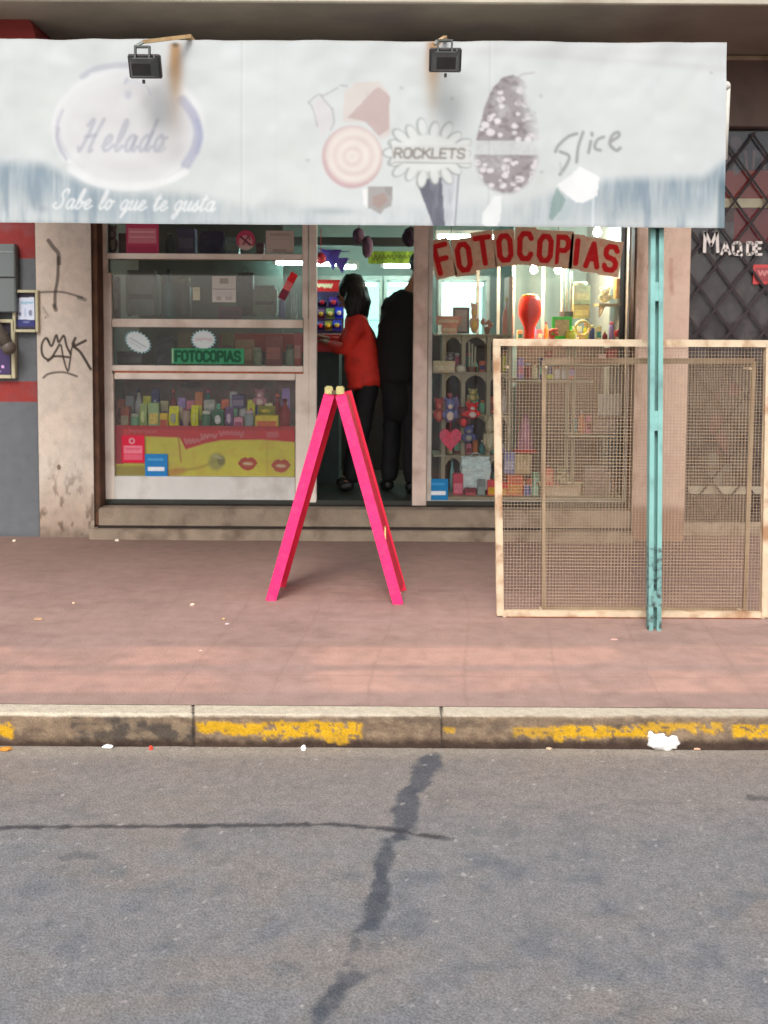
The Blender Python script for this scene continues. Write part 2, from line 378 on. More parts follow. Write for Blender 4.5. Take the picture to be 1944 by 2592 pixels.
# ---- pavement
xs = axis(-30, -2.9, 2.9, 30, 0.012); ys = np.arange(YK+.097, 7.5, .014)
X, Y = np.meshgrid(xs, ys); Z = np.zeros(X.shape); px, py = proj(X, Y, Z)
c = CV(px, py, (164, 136, 126))
c.mix(ss(.42, .7, fbm(X, Y, .5, .22, 31))*.55, (172, 144, 136)); c.mix(ss(.5, .8, fbm(X, Y, .2, .1, 35))*.45, (142, 118, 110))
for (b0, b1) in ((1636, 1684), (1696, 1752)):
    c.mix(ss(b0-6, b0+8, py)*(1-ss(b1-6, b1+6, py))*(.25+.9*ss(.35, .65, fbm(X, Y, .35, .3, 38))), (190, 152, 138))
c.mix(ss(.5, .75, fbm(X, Y, .05, .05, 39))*.22, (172, 146, 136))
c.mix(ss(1372, 1600, py)*0, (0, 0, 0)); c.mix((1-ss(1430, 1560, py+40*(fbm(X, Y, .6, .2, 41)-.5)))*.45, (106, 84, 74))  # awning shade put into the paving colour towards the buildings
TS = .40
fx = np.abs(((X+.06*np.sin(Y*2))/TS) % 1-.5)*TS; fy = np.abs((Y/TS+.3) % 1-.5)*TS
tid = vnoise(np.floor(X/TS+.5)*7.3, np.floor(Y/TS+.8)*5.1, 1.0, seed=44)
c.shade(1+(tid-.5)*.10)
jn = (1-ss(.003, .011, TS/2-np.maximum(fx, fy)))*fbm(X, Y, .3, seed=47)
c.mix(jn*.42, (140, 114, 106))
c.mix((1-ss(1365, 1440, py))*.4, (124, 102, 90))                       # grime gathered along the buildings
c.mix(ss(.58, .8, fbm(X, Y, .12, .12, 52))*.22, (140, 114, 104))
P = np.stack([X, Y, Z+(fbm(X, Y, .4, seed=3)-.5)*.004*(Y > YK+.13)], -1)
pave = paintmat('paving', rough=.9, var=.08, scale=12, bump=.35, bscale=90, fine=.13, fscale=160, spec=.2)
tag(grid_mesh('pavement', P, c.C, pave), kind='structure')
# ---- kerb of long stones with worn yellow paint
xs = axis(-30, -1.75, 1.75, 30, 0.007)
prof = [(YK+.1, -.01)]+[(YK+.1-.012*k, 0.0) for k in range(0, 8)]+[(YK+.004, -.001), (YK, -.007)]+[(YK-.0009*k, -.007-.008*k) for k in range(1, 16)]
X = np.tile(xs, (len(prof), 1)); Y = np.array([p[0] for p in prof])[:, None]+0*X; Z = np.array([p[1] for p in prof])[:, None]+0*X
px, py = proj(X, Y, Z); c = CV(px, py, (200, 188, 168))
c.mix(ss(.4, .8, fbm(X, Z*1+Y, .2, .05, 61))*.4, (196, 182, 160))
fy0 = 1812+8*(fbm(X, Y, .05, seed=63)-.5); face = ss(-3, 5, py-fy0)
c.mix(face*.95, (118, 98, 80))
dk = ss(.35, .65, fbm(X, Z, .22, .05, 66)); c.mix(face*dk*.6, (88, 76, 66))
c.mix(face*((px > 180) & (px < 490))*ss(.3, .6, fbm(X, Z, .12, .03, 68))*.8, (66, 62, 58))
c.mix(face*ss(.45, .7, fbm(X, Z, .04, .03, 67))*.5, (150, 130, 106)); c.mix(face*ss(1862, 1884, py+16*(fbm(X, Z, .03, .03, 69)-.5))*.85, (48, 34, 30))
def yel(x0, x1, y0, y1, a=1.0):
    n = fbm(X, Z, .035, .02, 71); e = (n-.5)*34
    m = ss(x0-6, x0+6, px+e*.4)*(1-ss(x1-6, x1+6, px+e*.4))*ss(y0-3, y0+3, py+e*.5)*(1-ss(y1-4, y1+4, py+e))
    m = m*ss(.30, .40, fbm(X, Z, .022, .014, 77))
    c.mix(m*a, (196, 152, 34))
yel(-60, 32, 1832, 1866); yel(500, 665, 1830, 1856); yel(662, 915, 1828, 1866); yel(820, 880, 1850, 1880, .8); yel(1122, 1150, 1838, 1856, .7)
yel(1298, 1400, 1840, 1862, .7); yel(1400, 1640, 1838, 1870); yel(1640, 1830, 1830, 1852, .8); yel(1855, 2020, 1834, 1866); yel(-900, -200, 1832, 1862); yel(2100, 2700, 1832, 1862)
for jx in (-180, 490, 1118, 2400):
    d = np.abs(px-jx-(py-1850)*.02); c.mix((1-ss(2, 5, d))*.85, (50, 42, 38)); Yc = (1-ss(1, 5, d))
    Z = Z-.006*Yc*(Z > -.1)
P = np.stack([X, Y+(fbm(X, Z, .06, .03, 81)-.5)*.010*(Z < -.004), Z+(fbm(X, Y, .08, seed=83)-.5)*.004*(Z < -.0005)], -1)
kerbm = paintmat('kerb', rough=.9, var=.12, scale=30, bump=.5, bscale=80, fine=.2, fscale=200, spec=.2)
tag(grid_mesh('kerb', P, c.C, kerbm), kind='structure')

# ================================================================== MATERIALS OF THE FRONTS
M_cream = mat('cream_frame', L(244, 232, 218), .55, .08, 6, .15, 40, dirt=L(190, 164, 142), damt=.45, dscale=5)
M_cream2 = mat('jamb_paint', L(226, 204, 188), .6, .12, 7, .15, 40, dirt=L(170, 138, 120), damt=.5, dscale=6)
M_white = mat('white_panel', L(226, 224, 218), .5, .07, 5, .08, 40, dirt=L(140, 128, 112), damt=.4, dscale=5)
M_rust = mat('rusty_brown', L(92, 62, 44), .8, .3, 9, .3, 60, dirt=L(56, 40, 34), damt=.8, dscale=7)
M_dark = mat('dark_gap', L(46, 36, 32), .8, .2)
M_stone = mat('step_stone', L(150, 134, 116), .85, .16, 8, .4, 70, fine=.12, fscale=120, dirt=L(92, 74, 62), damt=.7, dscale=5)
M_conc = mat('concrete', L(150, 140, 124), .9, .15, 3, .3, 40, fine=.08, fscale=90, dirt=L(112, 100, 86), damt=.5, dscale=2.2)
M_soff = mat('soffit', L(146, 134, 122), .9, .2, 1.5, .2, 40, dirt=L(112, 102, 102), damt=.6, dscale=1.3)
M_red = mat('red_wall', L(150, 58, 56), .8, .08, 3, .25, 60, fine=.05)
M_grey = mat('grey_wall', L(104, 108, 110), .8, .08, 2.5, .25, 60, fine=.05)
M_brownwall = mat('brown_wall', L(104, 84, 76), .85, .12, 3, .2, 50)
M_black = mat('black_metal', L(40, 38, 38), .45, .2, 20, .1)
M_int = mat('interior_wall', L(128, 138, 132), .7, .1, 2)
M_intd = mat('interior_dark', L(46, 50, 50), .7, .15, 3)
M_floor = mat('shop_floor', L(56, 58, 52), .4, .2, 6, dirt=L(60, 62, 56), damt=.6)
M_shelf = mat('shelf_cream', L(178, 170, 142), .6, .1, 7)
M_alu = mat('aluminium', L(176, 178, 176), .35, .06, 20, metal=.7)
G_win = glass_mat('window_glass', .04, tint=(.985, .99, .985), veil=.045)
G_win2 = glass_mat('display_glass', .04, tint=(.985, .99, .985), veil=.015)
G_shelf = glass_mat('shelf_glass', .08, tint=(.75, .9, .85), veil=.05)

# ================================================================== THE SHOP
XL = U(95, 900, YF).x; XR = U(1740, 900, YF).x
shop = thing('corner_shop', (0, YF+.2, 0), 'small shop front with two display windows and open doorway under a faded white awning banner', 'shop')
# left pillar: painted stone sheet with the scribbled tag, on a solid core
def pillar_paint(c):
    X, Y = c.X, c.Y
    c.mix(ss(.4, .7, fbm(X, Y, 60, 90, 101))*.6, (218, 200, 184)); c.mix(ss(.5, .75, fbm(X, Y, 24, 30, 104))*.35, (184, 170, 156))
    c.mix(ss(.55, .7, vnoise(X, Y, 5, 6, 107))*.25, (206, 198, 186))
    c.mix(ss(1180, 1330, Y+70*(fbm(X, Y, 30, 50, 109)-.5))*.55, (124, 94, 70)); c.mix(ss(.55, .75, fbm(X, Y, 14, 30, 112))*ss(1100, 1300, Y)*.6, (84, 62, 48))
    c.mix((1-ss(230-16, 232, 232-X+216))*0, (0, 0, 0))
    c.mix(ss(1325, 1372, Y+20*vnoise(X, Y, 12, 12, 115))*.5, (70, 56, 46))
    g = (66, 58, 52)
    def s(p, w=5, a=.85): c.stroke(p, w*1.15, g, min(1, a*1.12), 3, True)
    s([(128, 608), (140, 625), (152, 640), (154, 665)], 9, .65); s([(152, 650), (150, 700), (143, 740), (142, 775)], 7, .7); s([(140, 770), (144, 781)], 9, .6)
    s([(92, 738), (130, 736), (165, 737), (212, 750)], 5, .6); s([(202, 750), (218, 755)], 8, .5); s([(112, 775), (124, 796)], 5, .25)
    s([(126, 862), (118, 852), (108, 866), (107, 888), (114, 902), (128, 905), (142, 885), (152, 868)], 5)
    s([(122, 856), (132, 872), (144, 845), (150, 862), (163, 846), (170, 872), (180, 892)], 5); s([(122, 910), (140, 898), (175, 900)], 5)
    s([(156, 870), (162, 905), (172, 935), (178, 908), (182, 880), (190, 865)], 4); s([(192, 852), (186, 870), (205, 888), (230, 930)], 6); s([(190, 872), (218, 858)], 6)
    s([(110, 952), (125, 942), (160, 938), (195, 948)], 5, .7)
    c.ell(146, 1180, 5, 7, (96, 78, 64), .8); c.ell(118, 800, 3, 3, (120, 100, 90), .6)
stone = paintmat('stone', rough=.85, var=.06, scale=20, bump=.4, bscale=120, fine=.10, fscale=150, spec=.2)
pl = sheet('stone_pillar', 95, 552, 234, 1374, YF, (206, 194, 180), pillar_paint, stone, shop, 1.6)
pl['label'] = 'pale stone pillar with a dark scribbled tag'
xr = U(233, 900, YF).x
MB().box(XL, xr, YF+.004, YF+.5, 0, 3.43).obj('pillar_core', M_conc, shop)
# right pillar
def pillar2_paint(c):
    X, Y = c.X, c.Y
    c.mix(ss(.4, .7, fbm(X, Y, 50, 80, 121))*.5, (206, 180, 162)); c.mix(ss(.55, .8, fbm(X, Y, 20, 40, 124))*.3, (172, 134, 118))
    c.stroke([(1692, 655), (1690, 690), (1696, 740)], 10, (156, 84, 72), .35, 10); c.stroke([(1635, 672), (1637, 680)], 8, (140, 60, 60), .6, 5)
    c.mix(ss(1265, 1300, Y+14*(fbm(X, Y, 14, 20, 127)-.5))*.7, (124, 86, 66))
    c.mix((1-ss(1615, 1640, X+.02*(Y-600)))*.4*ss(.3, .6, fbm(X, Y, 10, 60, 129)), (110, 84, 60))
pl2 = sheet('stone_pillar', 1606, 552, 1740, 1376, YF, (200, 172, 154), pillar2_paint, stone, shop, 1.8)
pl2['label'] = 'pinkish stone pillar behind the turquoise post'
x1 = U(1607, 900, YF).x; x2 = U(1740, 900, YF).x
MB().box(x1, x2-.001, YF+.004, YF+.5, 0, 3.43).obj('pillar_core', M_conc, shop)
# wall above the windows, shop side walls, ceiling, floor, back
zt = U(900, 545, YW).z
MB().box(xr, x1, YW-.05, YW+.12, zt, 3.42).obj('upper_wall', M_brownwall, shop)
YB = 10.3
MB().box(xr-.1, x1+.1, YW+.1, YB, 2.72, 2.8).obj('ceiling', M_int, shop)
MB().box(xr-.08, xr, YW+.15, YB, ZFL, 2.72).obj('side_wall', M_int, shop)
MB().box(x1, x1+.08, YW+.15, YB, ZFL, 2.72).obj('side_wall', M_int, shop)
MB().box(xr-.08, x1+.08, YB, YB+.1, ZFL, 2.72).obj('back_wall', M_int, shop)
MB().box(xr, x1, YW-.003, YB, ZFL-.1, ZFL).obj('floor', M_floor, shop)
# steps
MB().box(U(225, 1350, YF-.07).x, x1, YF-.07, YW+.2, -.05, .072, .006).obj('doorstep', M_stone, shop)
MB().box(xr+.03, x1, YF+.005, YW+.2, .0725, .210, .008).obj('doorstep', M_stone, shop)
MB().box(xr+.03, x1, YW-.03, YW+.14, .2105, .219).obj('track_shade', M_dark, shop)  # track strip coloured dark for the shadow in the gap under the frames
MB().box(xr+.03, x1, YF-.02, YF+.003, .0725, .088).obj('track_shade', M_dark, shop)  # same shadow colour for the gap between the two steps
# rusty recess at the left pillar
mb = MB(); pb(234, 552, 250, 1330, YF+.02, .16, .004, mb); mb.obj('shutter_guide', M_rust, shop)
mb = MB(); pb(1606-6, 552, 1618, 1345, YF+.03, .14, .004, mb); mb.obj('shutter_guide', M_rust, shop)

# left display window
lw = MB()
for (a, b, c_, d) in ((250, 552, 268, 690),(250, 690, 282, 945), (250, 945, 288, 1278), (748, 945, 782, 1278), (765, 552, 780, 805), (768, 805, 782, 945)):
    pb(a, b, c_, d, YW, .06, .004, lw)
pb(782, 552, 801, 1272, YW-.008, .075, .004, lw)
rl = lw
for (y0, y1, a, b) in ((642, 656, 269, 764), (808, 829, 283, 767), (926, 940, 283, 767), (945, 961, 289, 747)):
    pb(a, y0, b, y1, YW-.006, .06, .004, rl)
fr = lw.obj('window_frame', M_cream, shop); fr['label'] = 'cream painted frame of the left window'
pb(289, 940, 767, 945, YW-.001, .02).obj('rust_line', mat('rust_line', L(176, 96, 60), .8, .3, 30), fr)
pn = pb(289, 1207, 747, 1277, YW+.004, .04, .004).obj('base_panel', M_white, fr)
for (a, b, c_, d) in ((269, 552, 764, 641), (269, 657, 764, 807), (283, 830, 767, 925), (289, 962, 747, 1206)):
    pb(a, b, c_, d, YW+.03, .005).obj('window_pane', G_win, fr)
# door jamb right, right display window
jm = MB(); pb(1046, 552, 1082, 1284, YW-.015, .09, .006, jm); jm.obj('door_jamb', M_cream2, shop)
rw = MB(); pb(1083, 552, 1094, 1270, YW+.001, .05, .003, rw); pb(1083, 1268, 1597, 1284, YW, .06, .006, rw); pb(1587, 552, 1596, 1270, YW+.001, .05, .003, rw)
rf = rw.obj('window_frame', mat('grey_cream', L(206, 198, 186), .5, .08, dirt=L(120, 100, 84), damt=.5), shop); rf['label'] = 'slim metal frame of the right display window'
pb(1095, 552, 1588, 1267, YW+.02, .006).obj('window_pane', G_win2, rf)
pb(802, 552, 1045, 560, YW, .08).obj('door_lintel', M_cream2, shop)
# balcony slab above
yfr = 6.06; zs = 3.43
sl = MB(); sl.box(-6, 6, yfr, 7.9, zs, zs+.22, .004)
sl.obj('balcony_slab', M_soff, shop)
sl = MB(); sl.box(-6, 6, yfr-.035, yfr-.002, zs-.03, zs+.25, .004); sl.obj('slab_edge', mat('slab_edge', L(176, 168, 152), .85, .15, 2.5, .3, 40, dirt=L(120, 104, 88), damt=.5, dscale=2), shop)
MB().box(-6, 6, 6.3, 8.0, zs+.22, zs+3.2).obj('upper_storey', M_conc, shop)

# ================================================================== LEFT NEIGHBOUR
ln = thing('neighbour_shop', (-3.0, YF+.1, 0), 'red and grey painted building left of the scribbled pillar', 'building')
def lnp(c):
    c.rect(-700, 540, 200, 635, (150, 60, 58)); c.rect(52, 630, 200, 651, (146, 56, 54)); c.rect(-700, 958, 200, 1010, (150, 60, 56))
    c.mix(ss(1330, 1372, c.Y)*.5, (76, 74, 72)); c.mix(ss(.5, .8, fbm(c.X, c.Y, 60, 60, 131))*.25, (120, 122, 124)); c.mix(ss(.6, .8, fbm(c.X, c.Y, 20, 30, 133))*.2, (84, 88, 92))
sheet('wall', -640, 540, 94, 1374, YF+.02, (104, 108, 112), lnp, paintmat('wall', rough=.8, var=.05, scale=14, bump=.25, bscale=90, fine=.05, fscale=150, spec=.25), ln, 4)
MB().box(U(-640, 900, YF+.02).x, XL-.002, YF+.024, YF+.6, 0, 3.43).obj('wall_core', M_grey, ln)
# its rounded red fascia up under the slab
zc = U(0, 115, 6.5).z; xc = U(-40, 115, 6.5).x; R0 = .33
pts = [(-4.5, zc-.35), (xc+R0, zc-.35)]+[(xc+R0*math.cos(a), zc+R0*math.sin(a)) for a in [k*math.pi/24 for k in range(0, 13)]]+[(-4.5, zc+R0)]
MB().prism(pts, 6.5, YF+.01).obj('rounded_fascia', M_red, ln)
# meter box, notice cases
mbx = MB(); pb(-80, 617, 38, 790, YF-.06, .075, .006, mbx); o = mbx.obj('meter_box', mat('meter_grey', L(108, 116, 116), .55, .06, 4)); tag(o, 'grey steel meter cabinet on the red and grey wall', 'cabinet')
pb(-80, 700, 38, 703, YF-.064, .004).obj('door_seam', M_dark, o); pb(-80, 636, 34, 639, YF-.064, .004).obj('cover_lip', mat('meter_lip', L(140, 146, 146), .5), o)
M_casef = mat('case_frame', L(196, 190, 158), .6, .1, 8, dirt=L(150, 130, 96), damt=.4)
def case(x0, y0, x1, y1, wd, label, paint):
    Yc = YF-.03; z = (U(0, y1, Yc).z)
    t = thing('notice_case', (U((x0+x1)/2, y1, Yc).x, Yc, z), label, 'notice case')
    m = MB(); pb(x0, y0, x0+wd, y1, Yc, .05, .003, m); pb(x1-wd, y0, x1, y1, Yc, .05, .003, m); pb(x0+wd, y0, x1-wd, y0+wd, Yc, .05, .003, m); pb(x0+wd, y1-wd, x1-wd, y1, Yc, .05, .003, m)
    m.obj('frame', M_casef, t); pb(x0+wd, y0+wd, x1-wd, y1-wd, Yc+.03, .018).obj('backing', mat('case_back', L(62, 56, 70), .6), t)
    sheet('notice', x0+wd+2, y0+wd+2, x1-wd-2, y1-wd-2, Yc+.027, (60, 55, 68), paint, paintmat('paper', rough=.5, var=.04, scale=30, spec=.3), t, 1.2)
def n1p(c):
    c.poly([(48, 754), (87, 752), (88, 810), (45, 808)], (214, 222, 240)); c.poly([(40, 808), (90, 811), (90, 826), (40, 826)], (58, 62, 122))
    c.scrib(53, 764, 30, 7, 2.4, (108, 182, 206), .8, 3); c.stroke([(64, 782), (64, 800)], 4, (160, 180, 214), .7); c.ell(77, 792, 5, 8, (110, 116, 150), .8); c.ell(50, 795, 4, 5, (90, 96, 140), .8); c.ell(66, 815, 9, 3, (120, 126, 176), .8)
case(31, 734, 96, 841, 7, 'small cream framed notice case with a white and blue notice', n1p)
def n2p(c):
    c.rect(-60, 880, 24, 950, (70, 56, 96)); c.rect(-60, 840, 20, 880, (120, 112, 96)); c.ell(6, 928, 4, 4, (214, 170, 220)); c.stroke([(-20, 920), (0, 940)], 4, (150, 120, 180))
case(-90, 808, 37, 958, 9, 'larger cream framed case with a purple notice below the meter cabinet', n2p)
lb = MB(); a = U(-40, 780, YF-.1); b = U(22, 880, YF-.12); lb.tube([a, (a+b)/2, b], [.035, .04, .045], 12); lb.ball(b, .05)
tag(lb.obj('wall_lamp', mat('lamp_brown', L(92, 84, 76), .5, .15), smooth=True), 'brownish grey tube lamp angled across the wall left of the pillar', 'wall lamp')

# ================================================================== RIGHT NEIGHBOUR
rn = thing('neighbour_shop', (3.0, YF+.2, 0), 'dark shop right of the turquoise post behind a diamond scissor grille', 'shop')
YN = YF+.16
xa = U(1740, 900, YF).x
def rnp(c):
    X, Y = c.X, c.Y
    c.mix(ss(.45, .7, fbm(X, Y, 34, 34, 141))*.7, (112, 98, 102)); c.mix(ss(.5, .75, fbm(X, Y, 22, 60, 143))*.5, (60, 48, 58))
    c.rect(1700, 430, 2600, 505, (150, 48, 44)); c.rect(1850, 525, 2600, 612, (124, 34, 46)); c.rect(1700, 336, 2600, 430, (60, 50, 66)); c.rect(1700, 528, 1850, 560, (78, 32, 36))
    for k in range(30):
        x = random.uniform(1750, 2300); y = random.uniform(350, 425); c.ell(x, y, random.uniform(6, 15), random.uniform(8, 20), (random.choice([(108, 104, 112), (124, 92, 104), (84, 88, 96)])), .7, .4, random.uniform(-1, 1))
    for k in range(26):
        x = random.uniform(1760, 2200); y = random.uniform(660, 850); c.ell(x, y, random.uniform(10, 18), random.uniform(10, 20), (96, 88, 92), .45, .4)
    for k, x in enumerate(range(1765, 2200, 22)):
        c.stroke([(x, 385), (x+random.uniform(-5, 5), 425)], 6, (150, 104, 112), .6, 3)
    c.rect(1700, 900, 2600, 1330, (96, 76, 66), .8)
    for k in range(40):
        x = random.uniform(1750, 2300); y = random.uniform(930, 1215); c.rect(x, y, x+random.uniform(14, 40), y+random.uniform(20, 70), random.choice([(130, 76, 70), (118, 96, 72), (92, 96, 84), (140, 130, 124), (84, 62, 60), (126, 60, 74)]), .6, 3)
sheet('poster_backing', 1690, 330, 2700, 1330, YN+.06, (84, 70, 76), rnp, PAINT['paper'], rn, 3)
MB().box(xa, 6, YN+.125, YN+.3, 0, 3.43).obj('wall_core', M_intd, rn)
pb(1742, 152, 2900, 322, YN-.05, .3, .004).obj('roller_box', mat('roller_brown', L(112, 94, 86), .7, .12, 3, .1, dirt=L(86, 72, 68), damt=.5), rn)
pb(1742, 143, 2900, 153, YN-.07, .3, .003).obj('trim', mat('trim_pale', L(178, 160, 132), .7, .1, dirt=L(110, 90, 70), damt=.5), rn)
MB().box(xa, 6, YN-.04, YN+.3, U(1900, 142, YN).z, 3.43).obj('lintel', M_soff, rn)
pb(1742, 505, 2900, 528, YN+.05, .03, .002).obj('window_rail', mat('rail_pale', L(214, 188, 156), .6, .1), rn)
pb(1742, 1234, 2900, 1254, YN+.05, .03, .002).obj('window_rail', mat('rail_white', L(205, 186, 168), .6, .1), rn)
MB().box(xa, 6, YN+.02, YN+.3, 0, U(1900, 1325, YN).z, .004).obj('sill', M_stone, rn)
pb(1742, 323, 2900, 1320, YN+.04, .005).obj('window_pane', glass_mat('dark_pane', .025, veil=.008), rn)
# lettering on its pane
def letters3d(name, txt, x, y, w, h, lw, Y, m, parent, rot=0):
    mb = MB()
    for poly in text_strokes(txt, x, y, w, h, .3, 0, rot):
        for a, b in zip(poly, poly[1:]):
            A = U(a[0], a[1], Y); B = U(b[0], b[1], Y); d = (B-A).normalized()*lw*.25
            mb.bar(A-d, B+d, lw, .002, up=(0, 1, 0))
    return mb.obj(name, m, parent)
M_let = mat('white_letter', L(222, 212, 206), .6, .12)
lt = thing('window_lettering', U(1850, 650, YN+.03), 'white painted letters MAQ DE on the dark grilled pane', 'lettering')
letters3d('letter', 'M', 1783, 588, 34, 50, .022, YN-.012, M_let, lt)
letters3d('letter', 'AQ', 1826, 614, 50, 30, .018, YN-.012, M_let, lt)
letters3d('letter', 'DE', 1892, 614, 36, 30, .018, YN-.012, M_let, lt)
def rs(c):
    c.rect(1912, 678, 2060, 712, (150, 70, 72)); c.scrib(1920, 686, 110, 14, 4, (206, 140, 138), .8, 4); 
o = sheet('red_sign', 1906, 670, 2070, 720, YN+.03, (196, 76, 76), rs, PAINT['paper'], None, 1.5); tag(o, 'small red sign in the dark grilled window at right edge', 'sign')
# scissor grille
g = MB(); zA = U(1900, 335, YN).z; zB = U(1900, 1322, YN).z; x0 = xa+.01; P_ = .235
for k in range(-14, 24):
    for sgn in (1, -1):
        xs0 = x0+k*P_ if sgn > 0 else x0+k*P_
        za, zb_ = zB, zA; L0 = (za-zb_)
        A = Vector((xs0, YN+(.0 if sgn > 0 else .010), zB)); B = Vector((xs0+sgn*(zA-zB)*.95*.8, A.y, zA))
        # clip to x range
        def clip(A, B, lo, hi):
            ts = sorted([(lo-A.x)/(B.x-A.x), (hi-A.x)/(B.x-A.x)]); t0 = max(0, ts[0]); t1 = min(1, ts[1])
            return (A.lerp(B, t0), A.lerp(B, t1)) if t1 > t0+.01 else None
        r = clip(A, B, x0, x0+1.9)
        if r: g.bar(r[0], r[1], .016, .004, up=(0, 1, 0))
for k in range(0, 14):
    z = zB+.02+k*(zA-zB)/13.5; g.box(x0-.004, x0+.012, YN-.006, YN+.016, z, z+.06)
g.obj('scissor_grille', mat('grille_brown', L(50, 38, 38), .6, .2, 20), rn)

# ================================================================== AWNING
YA = 4.9
aw = thing('awning', (0, YA+1, 0), 'large faded white ice cream awning across the shop front', 'awning')
sh = lambda x: (x-0)*0.0068
def banner(c):
    X, Y = c.X, c.Y
    c.mix(ss(.4, .7, fbm(X, Y, 260, 160, 201))*.35, (222, 228, 228)); c.mix(ss(.45, .75, fbm(X, Y, 160, 120, 204))*.25, (222, 226, 218))
    c.mix(np.exp(-((Y-118)/14)**2)*ss(600, 1500, X)*.22, (196, 190, 194))
    c.mix(np.exp(-((Y-122-.00006*(X-1000)**2*ss(1000, 1100, X))/10)**2)*ss(900, 1500, X)*.25, (192, 188, 190))
    for e in (-90, 612, 1240): c.mix(np.exp(-((X-e)/2.2)**2)*.22, (150, 152, 156)); c.mix(np.exp(-((X-e-5)/2.5)**2)*.3, (244, 246, 246))
    c.mix((1-ss(98, 100, Y))*.4, (196, 192, 186)); c.mix(ss(556, 560, Y)*.35, (168, 166, 162)); c.mix(ss(.62, .8, fbm(X, Y, 30, 160, 205))*ss(180, 90, Y)*.0, (0, 0, 0))
    # faded blue-grey lower band with vertical runs
    run = fbm(X, Y, 7, 90, 207); run2 = fbm(X, Y, 22, 140, 211)
    edge = np.interp(X, [-300, 0, 120, 200, 300, 480, 620, 900, 1300, 1480, 1560, 1780, 1800, 1835], [390, 392, 400, 440, 470, 470, 500, 500, 490, 440, 425, 420, 405, 380])
    amp = np.interp(X, [-300, 0, 150, 300, 430, 520, 700, 820, 900, 1300, 1450, 1560, 1840], [.85, .85, .85, .75, .65, .45, .25, .3, .15, .25, .5, .85, .9])
    mband = ss(-4, 34, Y-edge)*(1-ss(55, 150, Y-edge)*.75)*amp*(.35+1.1*run)
    c.mix(mband*.9, (140, 162, 176)); c.mix(ss(.5, .8, run2)*ss(0, 40, Y-edge)*amp*.75, (130, 152, 168))
    c.mix(ss(.6, .8, run)*ss(430, 520, Y)*.35, (232, 238, 240))
    c.mix(ss(1816, 1826, X)*ss(415, 460, Y)*(.5+.5*run)*.9, (66, 104, 122))
    c.mix(np.exp(-((X-840)/60)**2-((Y-528)/9)**2)*.55, (160, 172, 176)); c.mix(np.exp(-((X-710)/40)**2-((Y-512)/14)**2)*.3, (180, 190, 194))
    c.mix(np.exp(-((X-110)/14)**2-((Y-528)/9)**2)*.5, (150, 160, 170))
    # dome emblem: rings
    def ring(cx, cy, rx, ry, w, col, a, a0=-4, a1=4, thick=None):
        r = np.hypot((X-cx)/rx, (Y-cy)/ry); an = np.arctan2((Y-cy)/ry, (X-cx)/rx)
        mid = (a0+a1)/2; half = (a1-a0)/2; f = 1-ss(half*.35, half, np.abs(an-mid))
        c.mix(np.exp(-(((r-1)*rx)/(w*(.35+.65*f)))**2)*.7*a*(f if half < 3 else 1), col)
    c.mix((1-ss(.97, 1.05, np.hypot((X-325)/190, (Y-318)/148)))*.8, (232, 234, 234))
    c.mix((1-ss(.9, 1.02, np.hypot((X-325)/165, (Y-318)/118)))*.4, (226, 225, 227))
    ring(325, 318, 186, 146, 13, (240, 243, 244), .9)
    ring(322, 316, 178, 132, 7, (176, 176, 196), .55, 2.2, 4.0); ring(322, 316, 178, 132, 4, (190, 190, 206), .5, -4.2, -2.6)
    c.stroke([(462, 248), (490, 285), (503, 330), (494, 375), (472, 412)], 24, (178, 182, 206), .8, 12, True); c.stroke([(500, 300), (510, 340), (500, 380)], 12, (166, 174, 204), .5, 10, True); c.stroke([(478, 405), (455, 430), (420, 448)], 8, (206, 206, 216), .6, 8, True); c.stroke([(180, 425), (240, 458), (325, 470), (410, 458), (470, 430)], 18, (244, 247, 248), .9, 12, True)
    c.stroke([(150, 322), (146, 345), (154, 375), (170, 400)], 8, (184, 184, 198), .7, 7, True); c.stroke([(160, 275), (148, 310), (147, 335)], 6, (190, 190, 204), .7, 6, True)
    c.stroke([(208, 190), (240, 172), (285, 163), (325, 162)], 15, (188, 190, 204), .65, 10, True); c.stroke([(230, 184), (275, 180), (322, 176)], 6, (232, 235, 238), .8, 5, True)
    c.stroke([(322, 205), (330, 200), (345, 205), (372, 215), (382, 235)], 5, (206, 210, 220), .8, 5, True); c.ell(325, 236, 9, 11, (196, 200, 214), .7, .5); c.stroke([(322, 196), (318, 206)], 8, (190, 194, 208), .7, 4)
    c.ell(350, 206, 26, 10, (226, 229, 233), .6, .4)
    for p in text_strokes('Helado', 205, 298, 205, 80, .22, .30, 0.0, cursive=True): c.stroke(p, 9, (172, 176, 192), .6, 6, True)
    for p in text_strokes('s', 395, 320, 20, 60, .22, .30, 0, cursive=True): c.stroke(p, 7, (206, 206, 212), .5, 5, True)
    for p in text_strokes('Sabe lo que te gusta', 140, 476, 400, 50, .12, .34, .01, cursive=True): c.stroke(p, 4.6, (246, 250, 250), .85, 2.5, True)
    # ice creams
    pk = (214, 196, 194)
    c.poly([(868, 300), (872, 225), (900, 200), (960, 196), (985, 225), (990, 330), (965, 345), (930, 300)], (226, 216, 210), .8)
    c.poly([(880, 290), (950, 215), (962, 212), (988, 235), (986, 318), (960, 336), (925, 298)], (196, 170, 168), .7)
    for k in range(5): c.stroke([(930+12*k, 225+6*k), (925+13*k, 300)], 5, (196, 178, 178), .25, 5)
    for p in ([(782, 252), (800, 236), (812, 232), (820, 244), (842, 268)], [(782, 252), (792, 265), (800, 290), (804, 312)], [(842, 268), (846, 300), (838, 320)], [(862, 208), (880, 210)], [(815, 236), (835, 226), (855, 214)]):
        c.stroke(p, 4.5, (176, 172, 180), .6, 4, True)
    c.poly([(792, 262), (812, 238), (838, 268), (842, 310), (815, 340)], (228, 222, 224), .6)
